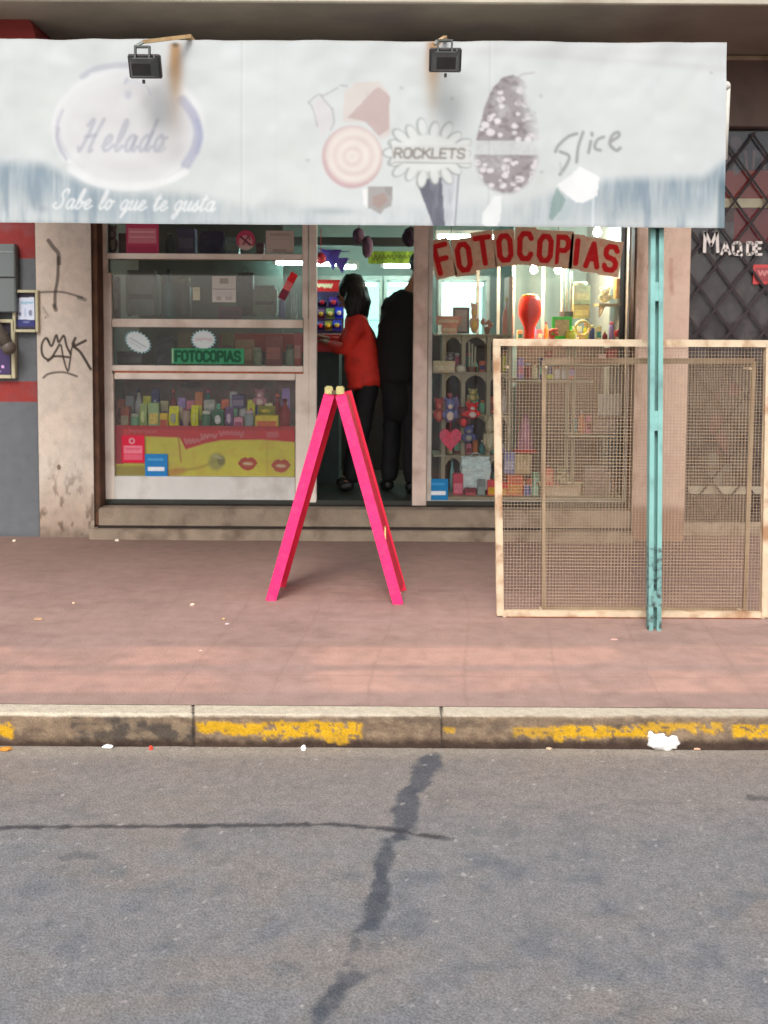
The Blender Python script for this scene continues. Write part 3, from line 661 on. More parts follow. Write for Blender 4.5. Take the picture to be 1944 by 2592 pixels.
    c.ell(893, 389, 77, 80, (212, 186, 186), 1, .04); c.ell(896, 384, 70, 72, (232, 222, 216), 1, .10)
    for k, r in enumerate((60, 47, 34, 21, 10)): ring(897-k, 386+k*.5, r, r*.98, 4.5, (222, 206, 204) if k % 2 else (240, 236, 228), .8)
    c.stroke([(824, 400), (835, 430), (862, 458), (890, 466), (930, 455)], 6, (204, 178, 182), .55, 6, True)
    c.poly([(920, 470), (932, 470), (932, 520), (922, 508)], (246, 246, 246)); c.poly([(933, 463), (996, 463), (994, 512), (975, 522), (965, 535), (940, 520), (934, 520)], (164, 158, 156), .85)
    c.poly([(945, 490), (975, 478), (985, 500), (962, 520), (945, 510)], (176, 142, 130), .55); c.poly([(975, 464), (996, 464), (993, 490), (978, 482)], (150, 146, 144), .6)
    # sweets badge
    c.poly([(1057, 452), (1105, 580), (1152, 580), (1166, 408), (1120, 440)], (204, 208, 214), .95)
    c.poly([(1057, 452), (1072, 444), (1120, 440), (1130, 580), (1105, 580)], (96, 98, 114), .95); c.mix(((X > 1090) & (X < 1150) & (Y > 445) & (Y < 576))*ss(.5, .7, fbm(X, Y, 5, 40, 221))*.4, (150, 154, 168))
    c.stroke([(1165, 410), (1153, 578)], 4, (120, 122, 132), .7, 3); c.stroke([(1158, 412), (1147, 578)], 6, (226, 230, 234), .7, 3)
    ol = (158, 164, 160)
    for k in range(18):
        a = k/18*2*math.pi; ex = 1085+(88 if k % 2 else 80)*math.cos(a)*1.05; ey = 378+(58 if k % 2 else 50)*math.sin(a)*1.15
        c.ell(ex, ey, 25, 14, ol, .75, .12, a); c.ell(ex+2, ey, 21, 10.5, (232, 236, 234), .95, .12, a)
    c.ell(1085, 378, 84, 46, (232, 236, 234), 1, .1)
    c.poly([(990, 352), (1002, 360), (1180, 354), (1192, 346), (1186, 378), (1194, 404), (1002, 402), (984, 410), (996, 382)], (226, 228, 226), 1)
    c.stroke([(984, 408), (1002, 402), (1192, 404)], 3, ol, .8); c.stroke([(990, 352), (997, 382), (984, 408)], 3, ol, .7)
    c.text('ROCKLETS', 1000, 367, 176, 23, 6.2, (142, 136, 128), .85, .26, .12, 0, 2)
    # dotted cone
    up = [(1206, 346), (1228, 258), (1248, 212), (1274, 186), (1300, 180), (1330, 196), (1350, 240), (1364, 300), (1366, 346)]
    ins = CV(X, Y); ins.C[:] = 0; ins.poly(up, (255, 255, 255)); inm = ins.C[..., 0].copy(); ins.C[:] = 0
    ins.ell(1284, 384, 80, 94, (255, 255, 255)); inm = np.maximum(inm, ins.C[..., 0]*(Y > 380)); inm = np.maximum(inm, .16*ins.C[..., 0]*(Y > 340))
    inm = inm*(1-.85*ss(1290, 1340, X-(Y-180)*.22*(Y < 346))*(Y < 346)-.65*ss(1330, 1385, X)*(Y > 346)-.35*ss(.5, .7, fbm(X, Y, 40, 40, 231)))
    inm = np.clip(inm, 0, 1); c.mix(inm*.88, (156, 146, 149)); dots = np.random.RandomState(5)
    for k in range(70):
        x = dots.uniform(1205, 1375); y = dots.choice([dots.uniform(185, 345), dots.uniform(390, 475)]); r = dots.uniform(6, 13)
        m_ = (1-ss(.75, 1.0, np.hypot((X-x)/r, (Y-y)/(r*.85)))); c.mix(m_*np.minimum(1, inm*1.4)*.95, (236, 233, 234)); 
    c.mix(inm*ss(.6, .75, vnoise(X, Y, 9, 7, 235))*.5, (120, 108, 112)); c.stroke([(1300, 192), (1325, 178), (1352, 174)], 4, (182, 178, 180), .7, 3)
    c.poly([(1252, 486), (1272, 486), (1270, 545), (1258, 568), (1240, 570), (1222, 555), (1224, 530), (1242, 505)], (246, 250, 250), .95)
    gs = (138, 138, 136)
    for p in ([(1462, 326), (1440, 334), (1416, 356), (1408, 372)], [(1420, 372), (1442, 382), (1438, 402), (1420, 430)], [(1478, 322), (1466, 360), (1462, 398)], [(1501, 330), (1500, 324)], [(1498, 345), (1492, 374)], [(1530, 334), (1514, 342), (1508, 362), (1522, 368)], [(1548, 346), (1568, 332), (1566, 322), (1552, 330), (1546, 352), (1562, 368), (1572, 362)]):
        c.stroke(p, 8, gs, .72, 4, True)
    c.stroke([(1420, 400), (1424, 425), (1432, 420)], 5, (190, 196, 192), .6, 4)
    c.poly([(1412, 462), (1436, 494), (1424, 520), (1400, 548), (1393, 540), (1400, 495)], (130, 160, 152), .75); c.poly([(1436, 490), (1424, 520), (1405, 548), (1440, 545), (1450, 505)], (186, 200, 204), .6)
    c.poly([(1412, 456), (1450, 430), (1470, 408), (1500, 424), (1520, 436), (1515, 484), (1478, 502), (1462, 501), (1432, 478)], (248, 251, 251), .97)
    c.stroke([(1505, 490), (1504, 570)], 6, (236, 244, 248), .7, 4)
    # rust runs below the lamp arms
    def rustrun(x, y0, y1, w, a):
        wob = 3*(fbm(X, Y, 20, 30, 241)-.5); ww = w*(1+.35*ss(y0, y0+80, Y))
        m_ = np.exp(-((X-x-wob)/ww)**2)*ss(y0-8, y0+3, Y)
        c.mix(m_*(1-ss(y0+10, y1*.55+y0*.45, Y))*a, (172, 108, 44)); c.mix(m_*(1-ss(y0+60, y1, Y))*a*.7, (196, 160, 110))
    rustrun(444, 108, 400, 13, .95); c.ell(444, 109, 8, 6, (96, 86, 56), .8, .4); rustrun(1096, 100, 330, 13, .85)
    c.mix(np.exp(-((X-455)/26)**2)*ss(235, 260, Y)*(1-ss(380, 420, Y))*.3, (196, 192, 194))
    for q in ((1017, 213), (1145, 240), (1370, 232), (1373, 424), (780, 398), (1800, 172)): c.ell(q[0], q[1], 5, 4, (170, 172, 174), .5, .6)
    c.mix(ss(5, 0, Y-98)*0, (0, 0, 0))
    for xx in (40, 330, 700, 1010, 1300): c.mix(np.exp(-((X-xx)/5)**2)*.05, (190, 196, 200))
X, Yp = np.meshgrid(np.arange(-420, 1839, 2.3), np.linspace(96, 563, 215))
c = CV(X, Yp, (223, 229, 229)); banner(c)
for _ in range(2):
    Q = np.pad(c.C, ((1, 1), (1, 1), (0, 0)), 'edge'); c.C = .4*c.C+.15*(Q[:-2, 1:-1]+Q[2:, 1:-1]+Q[1:-1, :-2]+Q[1:-1, 2:])
c.C = c.C*.65
P = np.zeros(X.shape+(3,))
p00 = U(-420, 96, YA); p10 = U(1838, 96+12, YA); p01 = U(-420, 560, YA); p11 = U(1834, 577, YA)
u = ((X+420)/(2258.))[..., None]; v = ((Yp-96)/467.)[..., None]
P[:] = (np.array(p00)*(1-u)+np.array(p10)*u)*(1-v)+(np.array(p01)*(1-u)+np.array(p11)*u)*v
P[..., 1] += .026*(fbm(X, Yp, 200, 260, 251)-.5)+.006*np.sin((X-.6*Yp)/46)*ss(.4, .9, fbm(X, Yp, 300, 200, 258))+.006*np.sin(X/75)*(1-v[..., 0])**2+.004*np.sin(X/23+Yp/90)*ss(.85, 1, 1-v[..., 0])
P[..., 2] += .006*(fbm(X, Yp*0, 60, 60, 255)-.5)*(v[..., 0] < .01)
bn = grid_mesh('banner', P, c.C, paintmat('vinyl', rough=.55, var=.03, scale=3, bump=.05, bscale=300, spec=.35), aw)
bn['label'] = 'faded printed banner with a dome emblem and ice creams'
# hems, frame tubes, roof canvas, side lacing
zT, zB_ = p10.z, p11.z; xE = p10.x; xW = p00.x
M_tube = mat('awning_tube', L(190, 186, 172), .5, .12, 12, dirt=L(150, 110, 70), damt=.5)
MB().tube([(xW, YA+.03, p00.z-.015), (xE, YA+.03, zT-.015)], .016).tube([(xW, YA+.03, p01.z+.02), (xE, YA+.03, zB_+.02)], .014).tube([(xE-.012, YA+.03, zT-.02), (xE-.012, YA+.03, zB_+.02)], .014).obj('front_frame', M_tube, aw, True)
rt = MB(); rt.tube([(xE+.028, YA+.045, U(1843, 210, YA).z), (xE+.022, YA+.045, U(1843, 400, YA).z)], .014); rt.tube([(xE+.014, YA+.045, U(1843, 400, YA).z), (xE+.004, YA+.045, zB_+.02)], .009); rt.ball((xE+.018, YA+.04, U(1840, 212, YA).z), .022)
for q in (250, 300, 345, 400, 450, 500, 550): rt.tube([(xE-.02, YA+.01, U(1840, q, YA).z), (xE+.022, YA+.05, U(1840, q+6, YA).z)], .003, 6)
rt.obj('side_roll', mat('roll_white', L(212, 208, 198), .55, .1, 14, dirt=L(150, 128, 90), damt=.5), aw, True)
MB().prismx([(YA+.015, p10.z-.03), (YA+.015, p10.z-.022), (YF+.14, p10.z+.22), (YF+.14, p10.z+.212)], xW, xE-.01).obj('roof_canvas', mat('canvas', L(176, 176, 170), .8, .1, 3), aw)
for q in (-1.6, -.4, .7, xE-.03): MB().bar((q, YA+.05, zT-.05), (q, YF+.1, zT+.19), .025, .025).obj('rafter', mat('rafter_grey', L(110, 108, 104), .6), aw)
# turquoise slotted post
YP = G(1657, 1597).y
xa_ = G(1642, 1597).x; xb_ = G(1674, 1597).x; zt_ = U(1665, 560, YP).z+.15
M_turq = mat('turquoise_paint', L(132, 184, 178), .5, .08, 8, .12, 30, dirt=L(84, 108, 104), damt=.5, dscale=7)
M_turqd = mat('turquoise_worn', L(118, 164, 160), .6, .2, 20, .3, 50, dirt=L(60, 66, 62), damt=.9, dscale=34)
lean = U(1664, 600, YP).x-(xa_+xb_)/2; tilt = lambda z: lean*z/1.95
def pbar(mb, x0, x1, z0, z1, y0, y1):
    t0, t1 = tilt(z0), tilt(z1)
    vs = [(x0+t0, y0, z0), (x1+t0, y0, z0), (x1+t1, y0, z1), (x0+t1, y0, z1), (x0+t0, y1, z0), (x1+t0, y1, z0), (x1+t1, y1, z1), (x0+t1, y1, z1)]
    v = [mb.b.verts.new(q) for q in vs]
    for f in ((0, 1, 2, 3), (5, 4, 7, 6), (4, 0, 3, 7), (1, 5, 6, 2), (3, 2, 6, 7), (4, 5, 1, 0)): mb.b.faces.new([v[i] for i in f])
ws = (xb_-xa_)*.36; zpost = -.01
po = MB()
pbar(po, xa_, xa_+ws, .42, zt_, YP, YP+.006); pbar(po, xa_, xa_+.006, .42, zt_, YP+.006, YP+.05); pbar(po, xb_-ws, xb_, .42, zt_, YP, YP+.006); pbar(po, xb_-.006, xb_, .42, zt_, YP+.006, YP+.05)
for (a, b) in ((714, 762), (1040, 1090), (1385, 1440)):
    pbar(po, xa_+ws+.0005, xb_-ws-.0005, max(.425, U(1660, b, YP).z), U(1660, a, YP).z, YP+.001, YP+.008)
pbar(po, xa_+.006, xb_-.006, .42, zt_, YP+.046, YP+.05)
p_o = po.obj('support_post', M_turq, aw); p_o['label'] = 'turquoise slotted steel post holding up the awning'
pw = MB(); pbar(pw, xa_, xa_+ws, -.01, .4195, YP, YP+.006); pbar(pw, xa_, xa_+.006, -.01, .4195, YP+.006, YP+.05); pbar(pw, xb_-ws, xb_, -.01, .4195, YP, YP+.006); pbar(pw, xb_-.006, xb_, -.01, .4195, YP+.006, YP+.05)
pbar(pw, xa_+ws+.0005, xb_-ws-.0005, .12, .2, YP+.001, YP+.008); pbar(pw, xa_+.006, xb_-.006, -.01, .4195, YP+.046, YP+.05)
pw.obj('post_foot', M_turqd, p_o)

# floodlights on arms above the banner
def floodlight(px, py, label, arm, mirror=1):
    Yl = YA-.22; c0 = U(px, py, Yl); t = thing('floodlight', (c0.x, Yl, c0.z), label, 'floodlight', 'floodlights over the banner')
    W, H = .070, .048
    h = MB(); x, z = c0.x, c0.z
    fr_ = [(-W, -H), (W, -H), (W, H), (-W, H)]
    R = Matrix.Rotation(rad(24), 3, 'X')
    def tr(p): return c0+R @ Vector(p)
    v0 = [h.b.verts.new(tr((a, .035, b))) for a, b in fr_]; v1 = [h.b.verts.new(tr((a*.62, -.045, b*.55))) for a, b in fr_]; v2 = [h.b.verts.new(tr((a, .05, b))) for a, b in fr_]
    h.b.faces.new(v1[::-1]); h.b.faces.new(v2)
    for i in range(4): h.b.faces.new((v0[i], v0[(i+1) % 4], v1[(i+1) % 4], v1[i])); h.b.faces.new((v2[i], v2[(i+1) % 4], v0[(i+1) % 4], v0[i]))
    h.obj('housing', M_black, t)
    rim = MB()
    for a, b in (((-W, -H), (W, -H)), ((-W, H), (W, H)), ((-W, -H), (-W, H)), ((W, -H), (W, H))):
        rim.bar(tr((a[0], .04, a[1])), tr((b[0], .04, b[1])), .008, .02)
    rim.obj('front_rim', mat('rim_grey', L(66, 62, 62), .5, .2), t)
    rim = MB(); rim.box(-.06, .06, -.002, .002, -.038, .038)
    bmesh.ops.transform(rim.b, matrix=Matrix.Translation(tr((0, .054, 0))) @ R.to_4x4(), verts=rim.b.verts)
    rim.obj('glass', mat('lamp_glass', L(120, 120, 116), .15, .05), t)
    bk = MB(); zz = z+H
    bk.box(x-.04, x-.032, Yl-.01, Yl+.012, zz-.012, zz+.05).box(x+.024, x+.032, Yl-.01, Yl+.012, zz-.012, zz+.05).box(x-.032, x+.024, Yl-.01, Yl+.012, zz+.042, zz+.05)
    bk.box(x-.05, x+.045, Yl-.012, Yl+.014, zz-.016, zz-.006).box(x+.046, x+.054, Yl-.004, Yl+.004, zz-.006, zz+.012)
    bk.obj('bracket', mat('bracket_grey', L(74, 78, 74), .5, .2), t)
    MB().box(x-.006, x+.006, Yl+.0, Yl+.012, z-H-.020, z-H-.004).obj('latch', M_black, t)
    a_ = [Vector(q) for q in arm(Yl)]
    ab = MB(); ab.bar((x-.04, Yl, zz+.045), a_[0], .012, .012); ab.obj('strut', mat('strut_grey', L(140, 146, 142), .5, .2), t)
    am = MB(); am.bar(a_[0], a_[1], .022, .016, up=(0, 0, 1)); am.bar(a_[1], (a_[1].x+.01, YA+.35, a_[1].z+.005), .02, .02, up=(0, 0, 1))
    am.obj('arm', mat('rusty_arm', L(190, 160, 116), .8, .2, 14, .3, 60, dirt=L(170, 86, 40), damt=.9, dscale=16), t)
floodlight(363, 172, 'black floodlight at the left with a long pale arm lying along the banner top', lambda Y: (U(362, 106, Y), U(478, 92, YA-.02)))
floodlight(1128, 156, 'black floodlight over the sweets badge with a short rusty arm', lambda Y: (U(1100, 112, Y), U(1126, 96, YA-.02)))

# ================================================================== PINK TRESTLE BOARD
zt1 = U(845, 990, 5.47).z; rotb = Matrix.Rotation(-.085, 3, 'Z')
f0 = G(683, 1524); f1 = G(1008, 1524); ctr = (f0+f1)/2
tb = thing('sandwich_board', (ctr.x, ctr.y+.17, 0), 'hot pink folding A-frame board seen edge on in front of the doorway', 'sandwich board')
M_pink = mat('hot_pink_paint', L(236, 44, 116), .55, .10, 10, .35, 60, fine=.08, fscale=80, dirt=L(222, 84, 124), damt=.3, dscale=30)
M_pinkr = mat('red_pink_paint', L(232, 40, 74), .5, .08, 10, .1, 40)
M_raw = mat('raw_wood', L(186, 178, 120), .7, .2, 30)
half = (f1.x-f0.x)/2; D_ = .29
topL = U(833, 992, ctr.y).x-ctr.x; topR = U(862, 992, ctr.y).x-ctr.x
def pt(dx, dy, z): return ctr+rotb @ Vector((dx, dy, 0))+Vector((0, 0, z))
for s_, tx in ((-1, topL), (1, topR)):
    bx = s_*half
    lf = MB(); lf.bar(pt(bx, 0.0, -.0), pt(tx, 0.0, zt1-.02), .051, .024, bev=.003); 
    leaf = lf.obj('front_stile', M_pink, tb)
    lr = MB(); lr.bar(pt(bx, D_, -.0), pt(tx, D_, zt1-.02), .048, .024, bev=.003); lr.obj('rear_stile', M_pinkr, tb)
    fc = MB(); n_ = 1
    A, B, C_, E = pt(bx*.985, .017, .05), pt(tx, .017, zt1-.03), pt(tx, D_-.017, zt1-.03), pt(bx*.985, D_-.017, .05)
    off = rotb @ Vector((s_*.014, 0, 0))
    v = [fc.b.verts.new(q+off) for q in (A, B, C_, E)]+[fc.b.verts.new(q-off*.2) for q in (A, B, C_, E)]
    for f in ((0, 1, 2, 3), (4, 7, 6, 5), (0, 4, 5, 1), (1, 5, 6, 2), (2, 6, 7, 3), (3, 7, 4, 0)): fc.b.faces.new([v[i] for i in f])
    fc.obj('board_face', M_pinkr, tb)
    tp = MB(); a = pt(tx-.002, .0, zt1-.018); tp.box(a.x-.022, a.x+.022, a.y-.012, a.y+.018, zt1-.02, zt1+.028, .006); tp.obj('stile_tip', M_raw, tb)
hg = MB(); a = pt((topL+topR)/2, 0, zt1); hg.tube([a+Vector((0, .02, -.01)), pt((topL+topR)/2, D_, zt1-.01)], .010); hg.box(a.x-.03, a.x+.03, a.y-.006, a.y+.0, zt1-.016, zt1+.004); hg.obj('hinge', mat('hinge', L(96, 84, 60), .6), tb)
ch = MB(); a = pt(half*.68+topR*.3, .0, .36); b = ch.box(a.x+.026, a.x+.034, a.y-.01, a.y+.03, .34, .42); ch.obj('chip', mat('bare_chip', L(216, 180, 120), .7), tb)

# ================================================================== WIRE MESH CAGE PANEL
YC = G(1500, 1563).y
cg = thing('mesh_barrier', (U(1597, 1560, YC).x, YC, 0), 'pale rusty framed wire mesh barrier standing on the pavement behind the post', 'barrier')
M_cf = mat('cage_frame', L(210, 190, 162), .6, .12, 12, .2, 60, dirt=L(150, 98, 58), damt=.75, dscale=9)
M_wire = mat('cage_wire', L(178, 154, 128), .6, .12, 30)
cl = U(1257, 865, YC); cb = U(1266, 1558, YC); zt2 = U(1500, 868, YC).z; xr2t = U(1946, 868, YC).x; xr2b = U(1934, 1560, YC).x
fr3 = MB(); fr3.bar((cl.x, YC+.003, zt2-.001), (cb.x, YC+.003, .012), .030, .03, bev=.003).bar((xr2t, YC+.003, zt2-.001), (xr2b, YC+.003, .012), .030, .03, bev=.003).bar((cl.x-.014, YC, zt2), (2.4, YC, zt2+.002), .03, .03, up=(0, 1, 0), bev=.003).bar((cb.x+.015, YC+.006, .018), (xr2b, YC+.006, .018), .028, .028, up=(0, 1, 0), bev=.003)
fr3.obj('outer_frame', M_cf, cg)
ru = MB(); ru.bar((cb.x+.03, YC-.004, .002), (xr2b-.02, YC-.004, .002), .006, .02, up=(0, 1, 0)); ru.obj('rusty_base_strip', mat('rust_base', L(120, 66, 44), .8, .3, 30), cg)
def wires(x0, x1, z0, z1, Y, st, r, skx=0.0):
    m_ = MB(); x = x0
    while x < x1: m_.bar((x, Y, z0), (x+skx, Y, z1), r, r); x += st
    z = z0
    while z < z1: m_.bar((x0, Y+r*.6, z), (x1, Y+r*.6, z), r, r, up=(0, 1, 0)); z += st
    return m_
wires(cl.x+.02, xr2b, .03, zt2-.015, YC+.008, .0170, .0015).obj('wire_mesh', M_wire, cg)
inn = MB(); Yi = YC+.11
def ip(px, py, Y=Yi): return U(px, py, Y)
a, b, c1, d1 = ip(1376, 914), ip(1376, 1548), ip(1908, 914), ip(1884, 1548)
zi0 = .012
inn.bar(a, (b.x, Yi, zi0), .018, .02).bar(c1, (d1.x, Yi, zi0), .02, .02).bar((a.x, Yi, a.z), (c1.x, Yi, c1.z), .03, .016, up=(0, 1, 0)).bar((b.x, Yi, zi0+.004), (d1.x, Yi, zi0+.004), .02, .016, up=(0, 1, 0))
inn.obj('inner_frame', mat('inner_frame', L(164, 144, 116), .6, .15, 12, dirt=L(110, 76, 56), damt=.6), cg)
wires(a.x+.02, d1.x, .03, a.z-.02, Yi+.008, .0178, .0013).obj('wire_mesh', M_wire, cg)
for q in ((cl.x+.06, YC), ((a.x), YC), (c1.x-.05, YC)):
    rbk = MB(); rbk.bar((q[0], YC+.015, .02), (q[0], Yi, .02), .012, .012, up=(0, 0, 1)).obj('spacer', M_cf, cg); rbk = MB(); rbk.bar((q[0], YC+.015, a.z-.03), (q[0], Yi, a.z-.03), .012, .012, up=(0, 0, 1)).obj('spacer', M_cf, cg)

# ================================================================== INSIDE THE SHOP
def emis(name, col, s):
    m = bpy.data.materials.new(name); m.use_nodes = True; p = m.node_tree.nodes['Principled BSDF']
    p.inputs['Base Color'].default_value = (.8, .8, .8, 1); p.inputs['Emission Color'].default_value = (*col, 1); p.inputs['Emission Strength'].default_value = s; return m
E_tube = emis('tube_glow', (.62, 1.0, .93), 50); E_bulb = emis('bulb_glow', (1.0, .82, .66), 30); E_bulbw = emis('bulb_glow_white', (.9, 1, 1), 26)
def tube_light(px0, px1, py, Y, label):
    a = U(px0, py, Y); b = U(px1, py, Y); t = thing('tube_lamp', ((a.x+b.x)/2, Y, a.z), label, 'ceiling lamp', 'fluorescent tube lamps in the shop')
    MB().tube([(a.x, Y, a.z), (b.x, Y, a.z)], .018, 10).obj('tube', E_tube, t, True)
    m = MB(); m.box(a.x-.03, b.x+.03, Y-.02, Y+.05, a.z+.022, a.z+.06, .004); m.box(a.x-.03, a.x-.002, Y-.015, Y+.015, a.z-.02, a.z+.022); m.box(b.x+.002, b.x+.03, Y-.015, Y+.015, a.z-.02, a.z+.022)
    m.obj('fitting', mat('lamp_fitting', L(190, 196, 190), .4), t)
tube_light(860, 900, 676, 9.2, 'fluorescent tube lamp above the woman in red'); tube_light(972, 1042, 672, 9.2, 'fluorescent tube lamp over the backlit cabinets'); tube_light(700, 775, 664, 8.3, 'fluorescent tube lamp seen through the left window beside the doorway')
tube_light(800, 850, 668, 9.6, 'fluorescent tube lamp beyond the purple bunting'); tube_light(1110, 1330, 600, 9.0, 'long fluorescent tube lamp behind the red photocopy letters')
def bulb(px, py, Y, label, m, e, col, r=.030):
    p = U(px, py, Y); t = thing('light_bulb', p, label, 'lamp', 'lit bulbs in the right display window')
    MB().lathe(p, [(.004, -r), (r*.7, -r*.7), (r, 0), (r*.7, r*.7), (.014, r*1.2), (.012, r*1.5)], 16).obj('bulb', m, t, True)
    MB().tube([p+Vector((0, 0, r*1.5)), p+Vector((0, 0, r*2.2))], .016).tube([p+Vector((0, 0, r*2.2)), (p.x, p.y, 2.71)], .003, 6).obj('cord', M_black, t)
    ld = bpy.data.lights.new('bulb_light', 'POINT'); ld.energy = e; ld.color = col; ld.shadow_soft_size = r*1.15
    lo = bpy.data.objects.new('bulb_light', ld); COL.objects.link(lo); lo.location = p+Vector((0, -.0, -r*1.6)); lo.parent = t; lo.matrix_parent_inverse = Matrix.Translation(-Vector(p))
bulb(1351, 683, 7.9, 'warm lit bulb over the red goblet', E_bulb, 26, (1, .74, .52)); bulb(1413, 683, 7.9, 'warm lit bulb over the green frame', E_bulb, 26, (1, .74, .52)); bulb(1512, 588, 7.8, 'cool white lit bulb at the top right of the display', E_bulbw, 16, (.8, 1, .98), .034)
bulb(1101, 674, 8.6, 'small white bulb below the letter F', E_bulbw, 2, (.8, 1, .95), .018); bulb(1141, 674, 8.6, 'small white bulb below the first letter O', E_bulbw, 2, (.8, 1, .95), .018)

# lit cabinets at the back
def cabinet(px0, px1, label):
    Y = 9.55; a = U(px0, 700, Y); b = U(px1, 700, Y); zt = U(px0, 698, Y).z; t = thing('display_cabinet', ((a.x+b.x)/2, Y+.2, ZFL), label, 'cabinet', 'lit cabinets along the back of the shop')
    m = MB(); m.box(a.x, a.x+.03, Y, Y+.45, ZFL, zt, .003).box(b.x-.03, b.x, Y, Y+.45, ZFL, zt, .003).box(a.x+.03, b.x-.03, Y, Y+.45, zt-.04, zt, .003).box(a.x+.03, b.x-.03, Y, Y+.45, ZFL, ZFL+.4, .003); m.obj('carcass', mat('cab_grey', L(150, 156, 148), .5), t)
    MB().box(a.x+.031, b.x-.031, Y+.4, Y+.44, zt-.75, zt-.041).obj('backlit_panel', emis('backlit_cyan', (.45, .88, .76), .95), t); MB().box(a.x+.031, b.x-.031, Y+.01, Y+.05, ZFL+.4, zt-.78).obj('dark_lower_panel', mat('cab_dark', L(40, 46, 44), .6), t)  # dark panel below the glow is added to keep the lower interior dark
    MB().tube([(a.x+.06, Y+.06, zt-.075), (b.x-.06, Y+.06, zt-.075)], .016).obj('tube', emis('cab_tube', (.7, 1, .95), 8), t)
    for k in range(1, 4):
        MB().box(a.x+.032, b.x-.032, Y+.05, Y+.39, zt-.04-.38*k, zt-.03-.38*k).obj('shelf', G_shelf, t)
cabinet(905, 968, 'lit cabinet between the woman and the man'); cabinet(972, 1050, 'lit cabinet behind the shoulder of the man in black'); cabinet(800, 900, 'lit cabinet behind the red snack sign')
cabinet(1110, 1240, 'lit cabinet deep behind the stacked cream shelves'); cabinet(1440, 1580, 'lit cabinet deep behind the cream boxes')
# ceiling decorations
m = MB()
for (x, y, s_) in ((838, 652, 26), (862, 668, 20), (822, 650, 16)):
    p = U(x, y-s_*.8, 8.5); q = s_/300*1.0
    m.prism([(p.x-q, p.z), (p.x+q, p.z), (p.x+q*.2, p.z-q*2)], 8.5+s_*.001, 8.51+s_*.001)
a = U(805, 628, 8.5); b = U(885, 636, 8.5); m.tube([a, (a+b)/2-Vector((0, 0, .02)), b], .004)
tag(m.obj('bunting', mat('purple_bunting', L(78, 60, 150), .6)), 'purple pennants hanging from the ceiling inside the doorway', 'bunting')
m = MB(); p = U(812, 655, 8.4); m.ball(p, .045, .03, .05); m.tube([p, p+Vector((0, 0, .25))], .003)
tag(m.obj('hanging_ornament', mat('red_orn', L(180, 50, 60), .5)), 'small red ornament beside the purple pennants', 'ornament')
m = MB(); p = U(908, 596, 8.2); m.ball(p, .05, .05, .06, noise=.06); p2 = U(930, 625, 8.2); m.ball(p2, .045, .04, .09, noise=.06); m.tube([p+Vector((0, 0, .3)), p], .004)
tag(m.obj('hanging_toy', mat('mauve_toy', L(96, 72, 92), .8)), 'dusky mauve soft toy hanging at the top of the doorway', 'toy')
m = MB(); p = U(1040, 600, 8.0); m.ball(p, .07, .05, .08, noise=.08); m.tube([p+Vector((0, 0, .3)), p], .004)
tag(m.obj('hanging_toy', mat('dark_toy', L(50, 34, 54), .8)), 'dark purple soft toy hanging against the right door jamb', 'toy')
def gp(c):
    c.mix(ss(.4, .6, vnoise(c.X, c.Y, 9, 30, 301))*.6, (66, 96, 34)); c.scrib(940, 646, 105, 14, 3.2, (60, 60, 26), .7, 5)
o = sheet('hanging_sign', 932, 636, 1052, 668, 8.9, (136, 166, 54), gp, PAINT['paper'], None, 1.5); tag(o, 'long green sign hanging over the shop interior', 'sign')
a = U(700, 610, 8.6); b = U(1050, 622, 8.6); m = MB(); m.box(a.x, b.x, 8.6, 8.72, b.z, b.z+.07, .01); m.obj('ceiling_beam', M_intd, shop)

# counter, red sign, product rack
def rsp(c): c.scrib(804, 720, 36, 10, 5, (232, 220, 186), .95, 6); c.mix((1-ss(0, 3, c.Y-712))*.5, (120, 20, 20))
o = sheet('snack_sign', 795, 708, 862, 744, 8.6, (204, 42, 44), rsp, PAINT['paper'], None, 1.5); tag(o, 'bright red sign board with cream lettering beside the head of the woman', 'sign')
MB().box(U(795, 740, 8.6).x, U(862, 740, 8.6).x, 8.605, 8.66, U(800, 744, 8.6).z, U(800, 708, 8.6).z).obj('backing_box', M_red, o)
ct = thing('shop_counter', (U(800, 900, 8.2).x-.4, 8.3, ZFL), 'red fronted counter the woman leans on', 'counter')
zc_ = U(820, 846, 8.05).z; xc0 = U(560, 850, 8.05).x; xc1 = U(858, 850, 8.05).x
MB().box(xc0, xc1, 8.05, 8.6, ZFL, zc_-.14, .005).obj('base', mat('teal_dark', L(48, 66, 66), .6, .2, 8), ct)
MB().box(xc0-.01, xc1+.02, 8.03, 8.62, zc_-.14, zc_, .01).obj('counter_top', mat('counter_red', L(176, 40, 36), .45), ct)
bc = thing('dark_filler', (U(950, 1000, 8.9).x, 9.0, ZFL), 'low dark block added behind the two customers', 'counter')  # dark block added so the background between the figures stays black
MB().box(U(850, 1000, 8.9).x, U(1090, 1000, 8.9).x, 8.9, 9.4, ZFL, U(950, 905, 8.9).z, .006).obj('base', mat('filler_dark', L(30, 32, 32), .7, .2, 8), bc); MB().box(U(846, 1000, 8.9).x, U(1092, 1000, 8.9).x, 8.88, 9.42, U(950, 905, 8.9).z+.001, U(950, 896, 8.9).z, .006).obj('counter_top', mat('top_dark', L(58, 60, 58), .4, .2, 8), bc)
rk = thing('product_rack', (U(830, 800, 8.35).x, 8.35, zc_), 'wire rack of snacks standing on the red counter', 'rack')
m = MB(); xa2 = U(800, 780, 8.35).x; xb2 = U(868, 780, 8.35).x; zr0 = zc_+.002; zr1 = U(830, 748, 8.35).z
for x in (xa2-.05, xb2): m.tube([(x, 8.35, zr0), (x, 8.45, zr1)], .006, 6)
for k in range(3): m.box(xa2-.05, xb2, 8.33+.03*k, 8.45+.03*k, zr0+.10*k, zr0+.10*k+.006)
